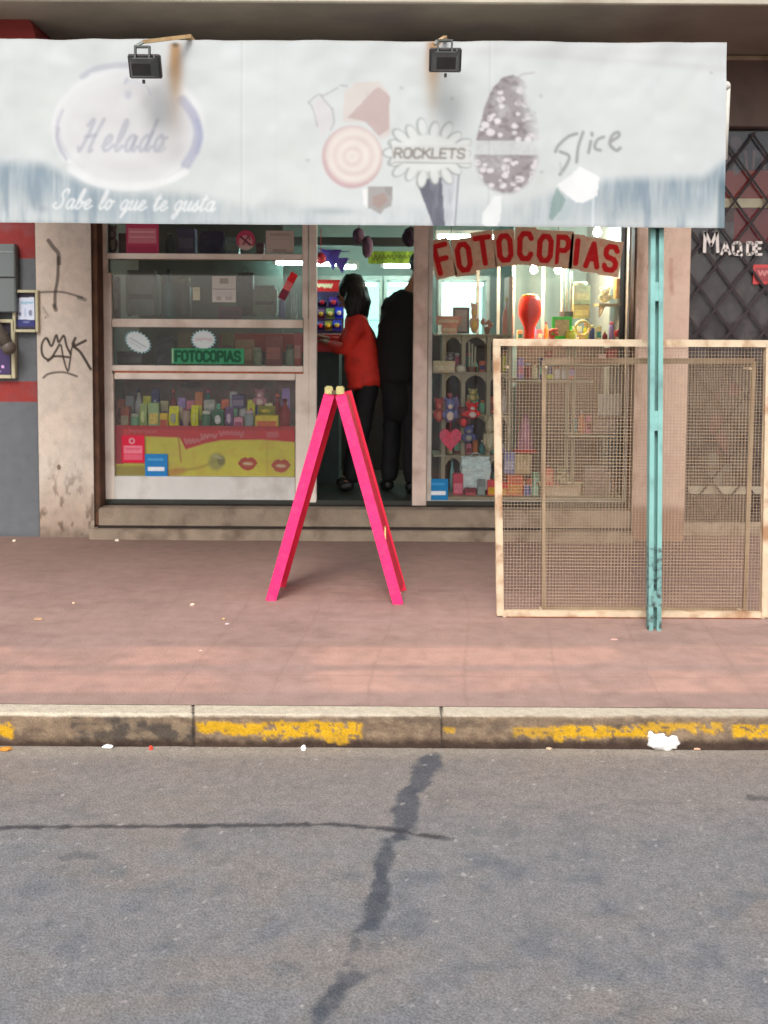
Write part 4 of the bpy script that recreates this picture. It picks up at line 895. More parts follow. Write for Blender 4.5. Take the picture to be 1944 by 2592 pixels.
m.obj('frame', M_black, rk); MB().box(xa2-.05, xb2, 8.56, 8.565, zr0, zr1+.04).obj('back_board', mat('rack_back', L(60, 48, 88), .7, .2, 12), rk)

# ---- goods
GC = {}
def gm(rgb):
    k = tuple(rgb)
    if k not in GC: mx = sum(rgb)/3; v = [min(250, max(0, (mx+(q-mx)*1.3)*1.12)) for q in rgb]; GC[k] = mat('goods_%d_%d_%d' % k, L(*v), .45, .16, 40, dirt=L(*[q*.7+40 for q in v]), damt=.5, dscale=22)
    return GC[k]
def good(kind, x0, y0, x1, y1, Y, col, col2, name, label, cat, group=None, d=None, rot=0):
    """one item of merchandise covering that rectangle of plane Y, standing on its bottom edge"""
    a = U((x0+x1)/2, y1, Y); w_ = abs(U(x1, y1, Y).x-U(x0, y1, Y).x); h = U((x0+x1)/2, y0, Y).z-a.z; d = d or min(w_, .12)
    x, z = a.x, a.z; m = MB(); extra = None; sm = False
    if kind == 'box':
        m.box(x-w_/2, x+w_/2, Y, Y+d, z, z+h, .004); e = MB(); e.box(x-w_*.42, x+w_*.42, Y-.0025, Y+.001, z+h*.22, z+h*.62); extra = ('label_band', e)
    elif kind == 'packet':
        m.prismx([(Y-.0, z), (Y+.012, z+h*.12), (Y-.018, z+h*.5), (Y+.014, z+h*.9), (Y+.018, z+h), (Y+.024, z+h), (Y+.05, z+h*.5), (Y+.03, z)], x-w_/2, x+w_/2); e = MB(); e.ball((x, Y-.012, z+h*.5), w_*.3, .012, h*.22, 12); extra = ('label_patch', e)
    elif kind == 'bottle':
        r = w_/2; m.lathe((x, Y+r, z), [(r*.9, 0), (r, .01), (r, h*.55), (r*.8, h*.68), (r*.38, h*.8), (r*.36, h*.9)], 16); e = MB(); e.lathe((x, Y+r, z), [(r*.44, h*.9), (r*.44, h)], 12); extra = ('cap', e); sm = True
    elif kind == 'jar':
        r = w_/2; m.lathe((x, Y+r, z), [(r*.85, 0), (r, .012), (r, h*.72), (r*.8, h*.82)], 16); e = MB(); e.lathe((x, Y+r, z), [(r*.84, h*.82), (r*.84, h*.98), (r*.7, h)], 16); extra = ('lid', e); sm = True
    elif kind == 'goblet':
        r = w_/2; m.lathe((x, Y+r, z), [(r*.5, 0), (r*.42, h*.1), (r*.5, h*.3), (r*.95, h*.55), (r, h*.72), (r*.9, h*.9), (r*.72, h*.985)], 22); e = MB(); e.lathe((x, Y+r, z), [(r*.73, h*.985), (r*.55, h*1.03), (r*.2, h*1.04)], 20); extra = ('lid', e); sm = True
    elif kind == 'frame':
        t_ = w_*.14; m.box(x-w_/2, x-w_/2+t_, Y, Y+.02, z, z+h, .002).box(x+w_/2-t_, x+w_/2, Y, Y+.02, z, z+h, .002).box(x-w_/2+t_, x+w_/2-t_, Y, Y+.02, z+h-t_, z+h, .002).box(x-w_/2+t_, x+w_/2-t_, Y, Y+.02, z, z+t_, .002)
        e = MB(); e.box(x-w_/2+t_, x+w_/2-t_, Y+.008, Y+.016, z+t_, z+h-t_); extra = ('picture', e)
    elif kind == 'plush':
        r = w_/2; m.ball((x, Y+r, z+h*.3), r*.9, r*.7, h*.3, noise=.03); m.ball((x, Y+r*.9, z+h*.72), r*.75, r*.7, h*.26, noise=.02)
        m.ball((x-r*.6, Y+r, z+h*.93), r*.28, r*.2, h*.09); m.ball((x+r*.6, Y+r, z+h*.93), r*.28, r*.2, h*.09); m.ball((x-r*.8, Y+r*.6, z+h*.34), r*.3, r*.3, h*.17); m.ball((x+r*.8, Y+r*.6, z+h*.34), r*.3, r*.3, h*.17)
        e = MB(); e.ball((x, Y+r*.25, z+h*.66), r*.34, r*.2, h*.1); e.ball((x, Y+r*.35, z+h*.28), r*.5, r*.2, h*.18); extra = ('muzzle_and_belly', e); sm = True
    elif kind == 'ring':
        n = 24; r = min(w_, h)/2; m.tube([(x+(r-.012)*math.cos(2*math.pi*k/n), Y, z+h/2+(r-.012)*math.sin(2*math.pi*k/n)) for k in range(n+1)], .012, 8); e = MB(); e.box(x-.03, x+.03, Y-.02, Y+.03, z, z+.02, .004); extra = ('foot', e); sm = True
    elif kind == 'heart':
        pts = []; 
        for k in range(28):
            t = 2*math.pi*k/28; pts.append((x+w_/2*(math.sin(t)**3), z+h*.54+h/30*(13*math.cos(t)-5*math.cos(2*t)-2*math.cos(3*t)-math.cos(4*t))))
        m.prism(pts, Y, Y+.04); e = MB(); e.tube([(x, Y+.02, z+h*.75), (x, Y+.02, z+h*1.3)], .003, 6); extra = ('ribbon', e)
    elif kind == 'cone':
        r = w_/2; m.lathe((x, Y+r, z), [(r, 0), (r*.75, h*.35), (r*.5, h*.75), (r*.25, h)], 16); e = MB(); e.lathe((x, Y+r, z-.02), [(r*1.25, 0), (r*1.25, .019)], 16); extra = ('base', e); sm = True
    elif kind == 'rods':
        for k in range(3): m.tube([(x+(k-1)*w_*.3, Y, z), (x+(k-1)*w_*.36, Y+.01, z+h*(1-.08*k))], w_*.11, 8)
        e = MB(); e.lathe((x, Y, z), [(w_*.6, 0), (w_*.6, .04)], 12); extra = ('holder', e)
    elif kind == 'flowers':
        for k in range(9): m.ball((x+random.uniform(-.5, .5)*w_, Y+random.uniform(-.02, .02), z+h*random.uniform(.5, 1)), w_*.17, noise=.1)
        e = MB(); e.lathe((x, Y, z), [(w_*.22, 0), (w_*.34, h*.5)], 12); extra = ('pot', e)
    elif kind == 'bag':
        m.prismx([(Y, z), (Y-.01, z+h*.6), (Y+.02, z+h), (Y+.05, z+h), (Y+.09, z+h*.5), (Y+.08, z)], x-w_/2, x+w_/2); 
        bmesh.ops.subdivide_edges(m.b, edges=m.b.edges, cuts=4, use_grid_fill=True)
        for v in m.b.verts: v.co += Vector((random.uniform(-1, 1), random.uniform(-1, 1), random.uniform(-1, 1)))*w_*.035
        e = MB(); e.tube([(x-w_*.2, Y+.03, z+h*.98), (x-w_*.1, Y+.03, z+h*1.12), (x+w_*.1, Y+.03, z+h*1.12), (x+w_*.2, Y+.03, z+h*.98)], .004, 6); extra = ('handle', e)
    if rot: bmesh.ops.rotate(m.b, verts=m.b.verts, cent=(x, Y, z+h/2), matrix=Matrix.Rotation(rot, 3, 'Y'))
    o = m.obj(name, gm(col), None, sm); tag(o, label, cat, group)
    if extra:
        if rot: bmesh.ops.rotate(extra[1].b, verts=extra[1].b.verts, cent=(x, Y, z+h/2), matrix=Matrix.Rotation(rot, 3, 'Y'))
        extra[1].obj(extra[0], gm(col2), o, sm)
    return o
# rack snacks
for i, (x0, y0, x1, y1, Y, c1, c2, lb) in enumerate([(803, 812, 820, 836, 8.32, (60, 54, 100), (200, 60, 70), 'navy snack packet at the foot of the counter rack'), (822, 812, 840, 836, 8.32, (120, 120, 70), (220, 190, 80), 'olive snack packet at the foot of the counter rack'),
     (842, 810, 864, 836, 8.32, (60, 70, 160), (200, 200, 120), 'blue snack packet next to the sleeve of the woman'), (803, 782, 822, 808, 8.36, (90, 60, 90), (180, 160, 60), 'plum snack packet in the middle of the counter rack'), (825, 780, 846, 807, 8.36, (110, 130, 90), (210, 210, 150), 'sage snack packet in the middle of the counter rack'),
     (848, 778, 868, 806, 8.36, (50, 70, 190), (230, 230, 230), 'royal blue snack packet in the middle of the counter rack'), (804, 752, 826, 778, 8.40, (44, 44, 70), (150, 40, 60), 'black snack packet on top of the counter rack'), (832, 752, 856, 778, 8.40, (70, 50, 120), (190, 80, 90), 'violet snack packet on top of the counter rack')]):
    good('packet', x0, y0, x1, y1, Y, c1, c2, 'snack_packet', lb, 'snack', 'snacks on the counter rack')

# left window: shelves and back boards
def board(x0, x1, y, Y0, Y1, t=.018, m=M_shelf, nm='display_shelf', par=shop):
    z = U((x0+x1)/2, y, Y0).z; MB().box(U(x0, y, Y0).x, U(x1, y, Y0).x, Y0, Y1, z-t, z, .003).obj(nm, m, par)
board(262, 770, 812, YW+.07, 7.78); board(262, 770, 930, YW+.07, 7.9); board(268, 770, 1087, YW+.13, 7.95); board(262, 770, 645, YW+.07, 7.72)
def bk(c):
    c.mix(ss(.4, .7, fbm(c.X, c.Y, 40, 30, 311))*.7, (176, 146, 146)); c.mix(ss(.5, .75, fbm(c.X, c.Y, 20, 18, 313))*.6, (140, 156, 146)); c.mix(ss(.55, .8, fbm(c.X, c.Y, 14, 14, 316))*.5, (196, 150, 156)); c.ell(488, 975, 26, 9, (30, 28, 34), .8, .4)
sheet('patterned_backdrop', 262, 938, 790, 1290, 7.97, (146, 124, 118), bk, PAINT['paper'], shop, 3)
def bk2(c):
    c.mix(ss(.4, .7, fbm(c.X, c.Y, 50, 60, 321))*.5, (58, 76, 74)); c.rect(262, 825, 780, 930, (52, 64, 62), .6)
    for (x0, y0, x1, y1, q) in ((560, 800, 640, 925, (96, 76, 60)), (640, 840, 780, 925, (112, 84, 74)), (310, 660, 420, 790, (74, 84, 78)), (430, 670, 520, 800, (66, 92, 90)), (660, 690, 760, 800, (96, 106, 96)), (260, 560, 330, 640, (56, 40, 46))): c.rect(x0, y0, x1, y1, q, .7, 5)
MB().box(U(262, 700, 8.02).x, U(700, 700, 8.02).x, 8.5, 8.53, ZFL, 2.6).obj('room_divider', mat('divider_teal', L(84, 98, 92), .6, .25, 2.5), shop)
# machines and things behind the left window
def appliance(x0, y0, x1, y1, Y, d, col, name, label, cat, slot=None, legs=True):
    a = U((x0+x1)/2, y1, Y); w_ = U(x1, y1, Y).x-U(x0, y1, Y).x; h = U(x0, y0, Y).z-a.z; t = thing(name, (a.x, Y+d/2, a.z), label, cat)
    MB().box(a.x-w_/2, a.x+w_/2, Y, Y+d, a.z+.008, a.z+h, .012).obj('body', gm(col), t)
    MB().box(a.x-w_*.38, a.x+w_*.38, Y-.008, Y-.001, a.z+h*.40, a.z+h*.52).obj('slot', M_black, t)
    MB().box(a.x-w_*.46, a.x+w_*.46, Y-.006, Y+d*.5, a.z+h+.0015, a.z+h*1.08, .008).obj('lid', gm(tuple(int(v*.8) for v in col)), t)
    m = MB(); 
    for s_ in (-1, 1): m.box(a.x+s_*w_*.4-.012, a.x+s_*w_*.4+.012, Y+.02, Y+.05, a.z, a.z+.0075)
    m.obj('foot', M_black, t)
appliance(318, 692, 396, 800, 7.56, .18, (96, 106, 100), 'photocopier', 'grey copying machine with a dark paper slot behind the left window', 'copier')
appliance(640, 728, 700, 800, 7.58, .15, (112, 124, 112), 'cash_register', 'pale green grey till behind the left window beside the red strip sticker', 'till')
for it in [('bottle', 410, 680, 442, 805, 7.56, (60, 96, 96), (40, 50, 52), 'teal_bottle', 'tall teal bottle behind the left window', 'bottle'), ('jar', 446, 700, 482, 804, 7.60, (56, 66, 66), (90, 100, 80), 'storage_jar', 'dark glass jar beside the tall teal bottle', 'jar'),
           ('box', 552, 775, 612, 806, 7.55, (92, 54, 74), (60, 40, 60), 'carton', 'plum carton under the white price card', 'box'), ('bag', 600, 690, 640, 800, 7.62, (60, 66, 66), (50, 50, 50), 'shopping_bag', 'dark grey bag behind the white price card', 'bag'),
           ('bottle', 704, 740, 722, 806, 7.52, (90, 100, 140), (200, 200, 210), 'small_bottle', 'small blue grey bottle beside the red strip sticker', 'bottle'), ('box', 276, 700, 300, 806, 7.5, (64, 32, 36), (110, 90, 84), 'carton', 'narrow maroon carton at the left end of the glazed shelf', 'box'), ('rods', 735, 730, 752, 806, 7.5, (170, 180, 184), (150, 160, 160), 'brochure_rods', 'pale grey rods standing at the right end of the glazed shelf', 'rods'),
           ('plush', 270, 568, 296, 641, 7.5, (130, 96, 96), (180, 160, 150), 'soft_toy', 'small dusty pink toy at the top left of the left window', 'toy'), ('box', 300, 590, 322, 642, 7.52, (70, 28, 34), (90, 40, 44), 'carton', 'dark maroon carton beside the pink notice', 'box'), ('bottle', 414, 588, 440, 642, 7.52, (40, 70, 66), (130, 130, 120), 'small_bottle', 'dark green bottle right of the pink notice', 'bottle'),
           ('box', 448, 578, 492, 642, 7.54, (84, 80, 108), (110, 108, 130), 'carton', 'slate violet carton on the top shelf', 'box'), ('bag', 505, 585, 565, 643, 7.54, (44, 42, 72), (40, 40, 60), 'shopping_bag', 'navy bag slumped on the top shelf', 'bag'), ('box', 570, 600, 604, 643, 7.53, (128, 146, 142), (150, 160, 156), 'carton', 'pale teal carton beside the round sticker', 'box'),
           ('box', 648, 615, 668, 643, 7.53, (96, 64, 76), (120, 90, 90), 'carton', 'dull pink carton between the round sticker and the beige card', 'box'),
           ('box', 560, 842, 590, 926, 7.6, (92, 92, 44), (70, 60, 40), 'carton', 'olive carton above the green photocopy sign', 'box'), ('box', 596, 860, 640, 926, 7.62, (146, 116, 84), (170, 150, 120), 'carton', 'tan carton right of the second star sticker', 'box'), ('box', 672, 850, 712, 926, 7.58, (112, 48, 48), (150, 90, 80), 'carton', 'dark red carton on the narrow shelf', 'box'),
           ('jar', 640, 880, 662, 927, 7.52, (140, 150, 132), (160, 170, 150), 'storage_jar', 'pale green jar on the narrow shelf', 'jar'), ('jar', 720, 872, 744, 927, 7.52, (110, 124, 110), (90, 70, 66), 'storage_jar', 'sage jar at the right end of the narrow shelf', 'jar'), ('box', 744, 842, 762, 926, 7.55, (140, 60, 60), (160, 120, 110), 'carton', 'thin brick red carton at the right end of the narrow shelf', 'box'),
           ('box', 296, 890, 360, 927, 7.56, (74, 78, 84), (90, 96, 100), 'carton', 'flat slate carton below the first star sticker', 'box'), ('bag', 395, 850, 440, 926, 7.66, (60, 72, 80), (70, 80, 84), 'shopping_bag', 'blue grey bag between the two star stickers', 'bag'), ('box', 450, 838, 486, 926, 7.64, (84, 78, 46), (100, 90, 60), 'carton', 'khaki carton behind the second star sticker', 'box')]:
    good(*it[:11])
# sweets on the counter of the lower window
sw = [('box', 305, 1030, 326, 1088, (178, 96, 72), (220, 200, 170), 'orange brown sweet box at the left end'), ('jar', 328, 1048, 352, 1088, (130, 170, 140), (220, 230, 210), 'mint green jar near the left end'), ('packet', 354, 1022, 372, 1088, (150, 170, 110), (210, 220, 170), 'lime packet behind the mint jar'),
      ('box', 376, 1020, 402, 1088, (150, 176, 130), (220, 190, 110), 'tall pale green carton'), ('box', 404, 1046, 424, 1088, (206, 180, 60), (180, 80, 50), 'yellow box with an orange band'), ('packet', 428, 1028, 452, 1088, (222, 206, 44), (180, 180, 160), 'bright yellow packet left of the pale cup'),
      ('goblet', 456, 1038, 482, 1088, (170, 150, 140), (150, 60, 60), 'pale cup with a maroon top'), ('packet', 484, 1026, 502, 1088, (226, 212, 40), (230, 230, 120), 'bright yellow packet right of the pale cup'), ('jar', 508, 1040, 534, 1088, (70, 110, 84), (220, 226, 210), 'dark green jar with a white lid'),
      ('packet', 538, 1036, 566, 1088, (60, 100, 76), (236, 236, 226), 'green packet with a white spot'), ('box', 516, 1012, 544, 1040, (170, 176, 166), (200, 200, 190), 'pale grey box standing behind the green jar'), ('packet', 570, 1030, 590, 1088, (110, 84, 116), (220, 200, 216), 'mauve packet'),
      ('box', 592, 1056, 614, 1088, (214, 160, 176), (150, 70, 110), 'low pink box'), ('jar', 618, 1040, 642, 1088, (150, 160, 160), (210, 190, 200), 'grey jar with a pinkish lid'), ('box', 646, 1052, 704, 1088, (212, 190, 64), (206, 110, 60), 'wide yellow sweet box'), ('packet', 652, 1028, 696, 1052, (150, 150, 70), (200, 190, 90), 'olive packet lying on the wide yellow box'),
      ('bottle', 706, 1010, 734, 1088, (128, 50, 46), (100, 30, 30), 'dark red bottle at the right end'), ('plush', 640, 985, 672, 1030, (190, 150, 160), (220, 200, 200), 'pink toy perched behind the wide yellow box'), ('box', 586, 1000, 618, 1034, (96, 90, 120), (140, 130, 150), 'slate violet box at the back')]
for k, (kd, x0, y0, x1, y1, c1, c2, lb) in enumerate(sw):
    Yq = 7.52 if y1 > 1060 else 7.66
    good(kd, x0, y0, x1, y1, Yq, c1, c2, 'sweet_'+('jar' if kd == 'jar' else 'bottle' if kd == 'bottle' else 'box' if kd == 'box' else 'packet' if kd == 'packet' else 'cup' if kd == 'goblet' else 'toy'), lb+' on the sweets shelf of the left window', 'sweets', 'sweets on display in the left window', .09)

CN = [('lilac', (170, 150, 200)), ('coral', (226, 120, 96)), ('cream', (226, 214, 180)), ('teal', (70, 140, 140)), ('lemon', (230, 214, 90)), ('rose', (220, 130, 150)), ('silver', (190, 194, 196)), ('maroon', (120, 36, 44)), ('mint', (150, 210, 180)), ('navy', (50, 60, 110)), ('copper', (196, 130, 90)), ('white', (232, 230, 224))]
rs_ = random.Random(12)
for row, (yb, hmax) in enumerate(((942, 62), (1048, 66), (1152, 60), (1255, 70))):
    for bay, (xa3, xb3) in enumerate(((1130, 1166), (1178, 1230), (1242, 1284))):
        n = 2 if bay == 0 else 3; ww = (xb3-xa3)/n
        for k in range(n):
            cn, cc = CN[(row*7+bay*3+k*5) % 12]; kd = ('box', 'jar', 'bottle')[(row+bay+k) % 3]; hh = hmax*rs_.uniform(.45, .95)
            good(kd, xa3+k*ww+1, yb-hh, xa3+(k+1)*ww-2, yb, 7.72, cc, CN[(row+bay+k*2+4) % 12][1], 'shelf_'+kd, '%s %s in the %s bay of the %s shelf row, %s in its bay' % (cn, kd, ('left', 'middle', 'right')[bay], ('top', 'second', 'third', 'lowest')[row], ('leftmost', 'second', 'third')[k]), 'shelf goods', 'small goods filling the cream shelf unit', .06)
for k in range(17):
    cn, cc = CN[(k*5+2) % 12]; x = 1310+k*16.6; hh = rs_.uniform(22, 58); kd = ('box', 'bottle', 'jar')[k % 3]
    good(kd, x, 862-hh, x+13, 862, 7.80, cc, CN[(k+3) % 12][1], 'shelf_'+kd, '%s %s in the back row of the long display shelf, place %s from the left' % (cn, kd, ('one', 'two', 'three', 'four', 'five', 'six', 'seven', 'eight', 'nine', 'ten', 'eleven', 'twelve', 'thirteen', 'fourteen', 'fifteen', 'sixteen', 'seventeen')[k]), 'shelf goods', 'goods in the back row of the long display shelf', .06)
for row, (yb, x0q, n) in enumerate(((960, 1310, 8), (1098, 1446, 8), (1255, 1312, 14))):
    for k in range(n):
        cn, cc = CN[(k*7+row*3) % 12]; x = x0q+k*18.5; hh = rs_.uniform(28, 66); kd = ('box', 'jar', 'bottle', 'box')[(k+row) % 4]
        good(kd, x, yb-hh, x+16, yb, 7.66, cc, CN[(k+5) % 12][1], 'shelf_'+kd, '%s %s on the %s level behind the mesh barrier, %s along' % (cn, kd, ('upper', 'middle', 'bottom')[row], ('first', 'second', 'third', 'fourth', 'fifth', 'sixth', 'seventh', 'eighth', 'ninth', 'tenth', 'eleventh', 'twelfth', 'thirteenth', 'fourteenth')[k]), 'shelf goods', 'goods seen through the mesh barrier', .06)
for k in range(20):
    cn, cc = CN[(k*5+1) % 12]; x = 296+k*22; hh = rs_.uniform(60, 100); kd = ('packet', 'box', 'bottle', 'packet')[k % 4]
    good(kd, x, 1082-hh, x+19, 1082, 7.72, cc, CN[(k+7) % 12][1], 'sweet_'+kd, '%s %s in the back row of the sweets shelf, place %s from the left' % (cn, kd, ('one', 'two', 'three', 'four', 'five', 'six', 'seven', 'eight', 'nine', 'ten', 'eleven', 'twelve', 'thirteen', 'fourteen', 'fifteen', 'sixteen', 'seventeen', 'eighteen', 'nineteen', 'twenty')[k]), 'sweets', 'back row of sweets in the left window', .05)

# posters and stickers on the panes
YS = YW+.027
paper = PAINT['paper']
def candy(c):
    X, Y = c.X, c.Y
    c.mix(ss(.4, .7, fbm(X, Y, 60, 30, 331))*.5, (250, 232, 80)); c.mix(ss(.5, .7, fbm(X, Y, 30, 20, 333))*.35, (236, 196, 70))
    top = np.interp(X, [288, 365, 455, 470, 520, 560, 660, 750], [1135, 1105, 1108, 1138, 1122, 1114, 1112, 1118])
    c.mix(1-ss(-2, 2, Y-top), (228, 48, 54)); c.mix((1-ss(1086, 1090, Y))*.5, (170, 30, 40)); c.rect(288, 1080, 312, 1176, (196, 36, 56))
    c.stroke([(452, 1105), (458, 1170)], 4, (206, 90, 40), .7); c.scrib(468, 1112, 40, 12, 6, (238, 150, 150), .7, 7); c.scrib(510, 1100, 38, 12, 6, (238, 150, 150), .7, 8); c.scrib(556, 1093, 60, 13, 6, (236, 140, 150), .65, 9); c.scrib(330, 1090, 66, 10, 4, (226, 110, 110), .6, 10); c.rect(675, 1092, 705, 1106, (230, 130, 140), .7, 2)
    c.stroke([(440, 1190), (500, 1185), (560, 1160)], 6, (190, 160, 40), .6, 5, True); c.ell(548, 1168, 20, 22, (176, 172, 96), .8, .3, .5); c.ell(560, 1166, 10, 12, (120, 112, 60), .7, .3); c.ell(550, 1156, 14, 4, (216, 216, 160), .7, .3, .3)
    c.ell(445, 1195, 26, 9, (222, 150, 60), .8, .5, -.2); c.stroke([(676, 1112), (676, 1204)], 2, (226, 170, 70), .7)
    for (x, y) in ((627, 1172), (711, 1177)):
        c.poly([(x-25, y), (x-16, y-12), (x-6, y-16), (x, y-12), (x+8, y-16), (x+18, y-11), (x+25, y-1), (x+14, y+14), (x, y+19), (x-14, y+14)], (206, 70, 44)); c.ell(x, y+1, 14, 5, (236, 178, 110), 1, .3); c.stroke([(x-9, y), (x+9, y+2)], 3, (250, 230, 210))
    c.rect(290, 1180, 366, 1206, (150, 130, 40), .7, 3)
o = sheet('sweets_poster', 292, 1078, 746, 1206, YW+.045, (246, 236, 76), candy, paper, None, 1.3); tag(o, 'red and yellow sweets poster with red lips across the lower left window', 'poster')
def st(name, x0, y0, x1, y1, col, fn, label, Y=YS, step=1.0, cat='sticker'):
    o = sheet(name, x0, y0, x1, y1, Y, col, fn, paper, None, step); tag(o, label, cat); return o
def f(c): c.rect(324, 578, 396, 616, (206, 120, 132)); c.rect(328, 585, 392, 589, (226, 170, 176), .8); c.rect(328, 598, 392, 602, (222, 160, 168), .8); c.rect(324, 624, 396, 640, (170, 44, 78), .8)
st('pink_notice', 319, 560, 402, 642, (186, 58, 92), f, 'crimson and pink notice at the top of the left window', cat='notice')
def disc(name, cx, cy, rx, ry, col, fn, label, spikes=0, ang=0, Y=YS, m=None):
    """a cut-out sticker: polar grid"""
    nr, na = 14, 96; r = np.linspace(0, 1, nr)[:, None]; a = np.linspace(0, 2*np.pi, na)[None, :]
    k = 1+(0 if not spikes else .13*(2*np.abs(((a*spikes/(2*np.pi)) % 1)-.5)*2-1))
    X0 = r*np.cos(a)*rx*k; Y0 = r*np.sin(a)*ry*k; X = cx+X0*math.cos(ang)-Y0*math.sin(ang); Yp = cy+X0*math.sin(ang)+Y0*math.cos(ang)
    c = CV(X, Yp, col); fn(c, r*k/(1 if not spikes else 1.0)); p0 = np.array(U(cx, cy, Y)); s_ = Y/FPX
    P = np.stack([p0[0]+(X-cx)*s_, np.full(X.shape, Y), p0[2]-(Yp-cy)*s_], -1)
    o = grid_mesh(name, P[:, ::-1], c.C[:, ::-1], m or paper); tag(o, label, 'sticker'); return o
def f(c, r): c.ell(622, 612, 17, 16, (210, 150, 150)); c.stroke([(610, 600), (636, 622)], 5, (96, 40, 66)); c.stroke([(616, 618), (628, 598), (632, 606)], 5, (110, 50, 70), .8, 3); c.rect(598, 622, 648, 640, (206, 190, 178), .9, 2)
disc('round_sticker', 622, 608, 24, 25, (186, 66, 96), f, 'round pink and red prohibition sticker on the left window')
def f(c):
    c.rect(684, 590, 732, 598, (150, 138, 130), .6); c.rect(684, 604, 732, 606, (150, 138, 130), .5); c.rect(690, 630, 726, 638, (140, 120, 116), .5); c.mix(ss(.5, .8, fbm(c.X, c.Y, 20, 20, 341))*.3, (160, 140, 126))
st('beige_card', 673, 584, 744, 642, (196, 182, 170), f, 'beige card taped in the top right of the left window', cat='notice')
def f(c):
    c.rect(556, 704, 578, 718, (170, 170, 160), .8); c.stroke([(540, 732), (594, 732)], 2, (120, 120, 120), .7); 
    for y in (740, 746): c.stroke([(544, y), (590, y)], 1.6, (180, 180, 180), .6)
    c.rect(548, 750, 560, 760, (180, 170, 170), .7); c.rect(570, 750, 588, 760, (190, 180, 180), .7)
st('price_card', 537, 699, 597, 765, (226, 226, 218), f, 'white printed card in the middle of the left window', cat='notice')
st('small_card', 488, 727, 506, 760, (214, 216, 190), lambda c: c.rect(491, 732, 503, 735, (170, 170, 150), .6), 'tiny cream card left of the white printed card', cat='notice')
def f(c, r):
    c.stroke([(330, 856), (368, 878)], 4, (150, 166, 176), .5, 3); c.stroke([(328, 864), (358, 882)], 3, (160, 176, 186), .4, 3); c.mix(ss(.86, 1.0, r)*.8, (120, 196, 206))
disc('star_sticker', 349, 866, 34, 24, (222, 234, 234), f, 'tilted white star burst sticker at the left', 22, .55)
def f(c, r): c.scrib(494, 856, 42, 8, 3, (200, 160, 160), .5, 12); c.mix(ss(.86, 1.0, r)*.8, (120, 200, 210))
disc('star_sticker', 515, 860, 30, 24, (226, 238, 238), f, 'upright white star burst sticker above the green photocopy sign', 20, 0)
def f(c):
    c.text('FOTOCOPIAS', 445, 890, 162, 24, 7, (16, 84, 58), .95, .28); c.stroke([(437, 884), (437, 918)], 2.5, (200, 220, 180), .9)
st('photocopy_sign', 434, 882, 618, 921, (60, 158, 108), f, 'small green sign reading FOTOCOPIAS in the left window', cat='sign', step=.8, Y=YS-.003)
o = MB(); A = U(746, 692, YS-.004); B = U(734, 714, YS-.004); C_ = U(724, 734, YS-.004); D2 = U(712, 757, YS-.004)
o.bar(A, B, .055, .003, up=(0, 1, 0)); r1 = o.obj('strip_sticker', gm((190, 34, 44))); tag(r1, 'slanting red and dark strip sticker at the right of the left window', 'sticker')
o = MB(); o.bar(B, C_, .055, .003, up=(0, 1, 0)); o.obj('middle_band', gm((206, 120, 120)), r1); o = MB(); o.bar(C_, D2, .055, .003, up=(0, 1, 0)); o.obj('lower_band', gm((110, 34, 56)), r1)
def f(c): c.ell(334, 1116, 8, 8, (226, 150, 160)); c.ell(334, 1116, 4, 4, (200, 40, 70)); c.rect(313, 1128, 360, 1148, (240, 130, 150)); c.rect(313, 1150, 360, 1164, (232, 100, 124)); c.scrib(316, 1134, 40, 6, 2, (220, 60, 90), .7, 11)
st('red_sticker', 308, 1102, 366, 1172, (222, 28, 66), f, 'bright red sticker on the lower left pane')
def f(c): c.rect(374, 1182, 416, 1192, (240, 246, 250)); c.rect(374, 1160, 414, 1166, (90, 170, 220), .8)
st('blue_sticker', 367, 1149, 424, 1206, (34, 130, 196), f, 'small blue sticker with a white bar on the lower left pane', Y=YS-.003)
def f(c): c.rect(1088, 1243, 1128, 1253, (240, 246, 250)); c.rect(1090, 1222, 1126, 1228, (70, 160, 214), .8)
st('blue_sticker', 1084, 1212, 1134, 1267, (22, 128, 186), f, 'small blue sticker with a white bar on the right display window', Y=YW+.012)

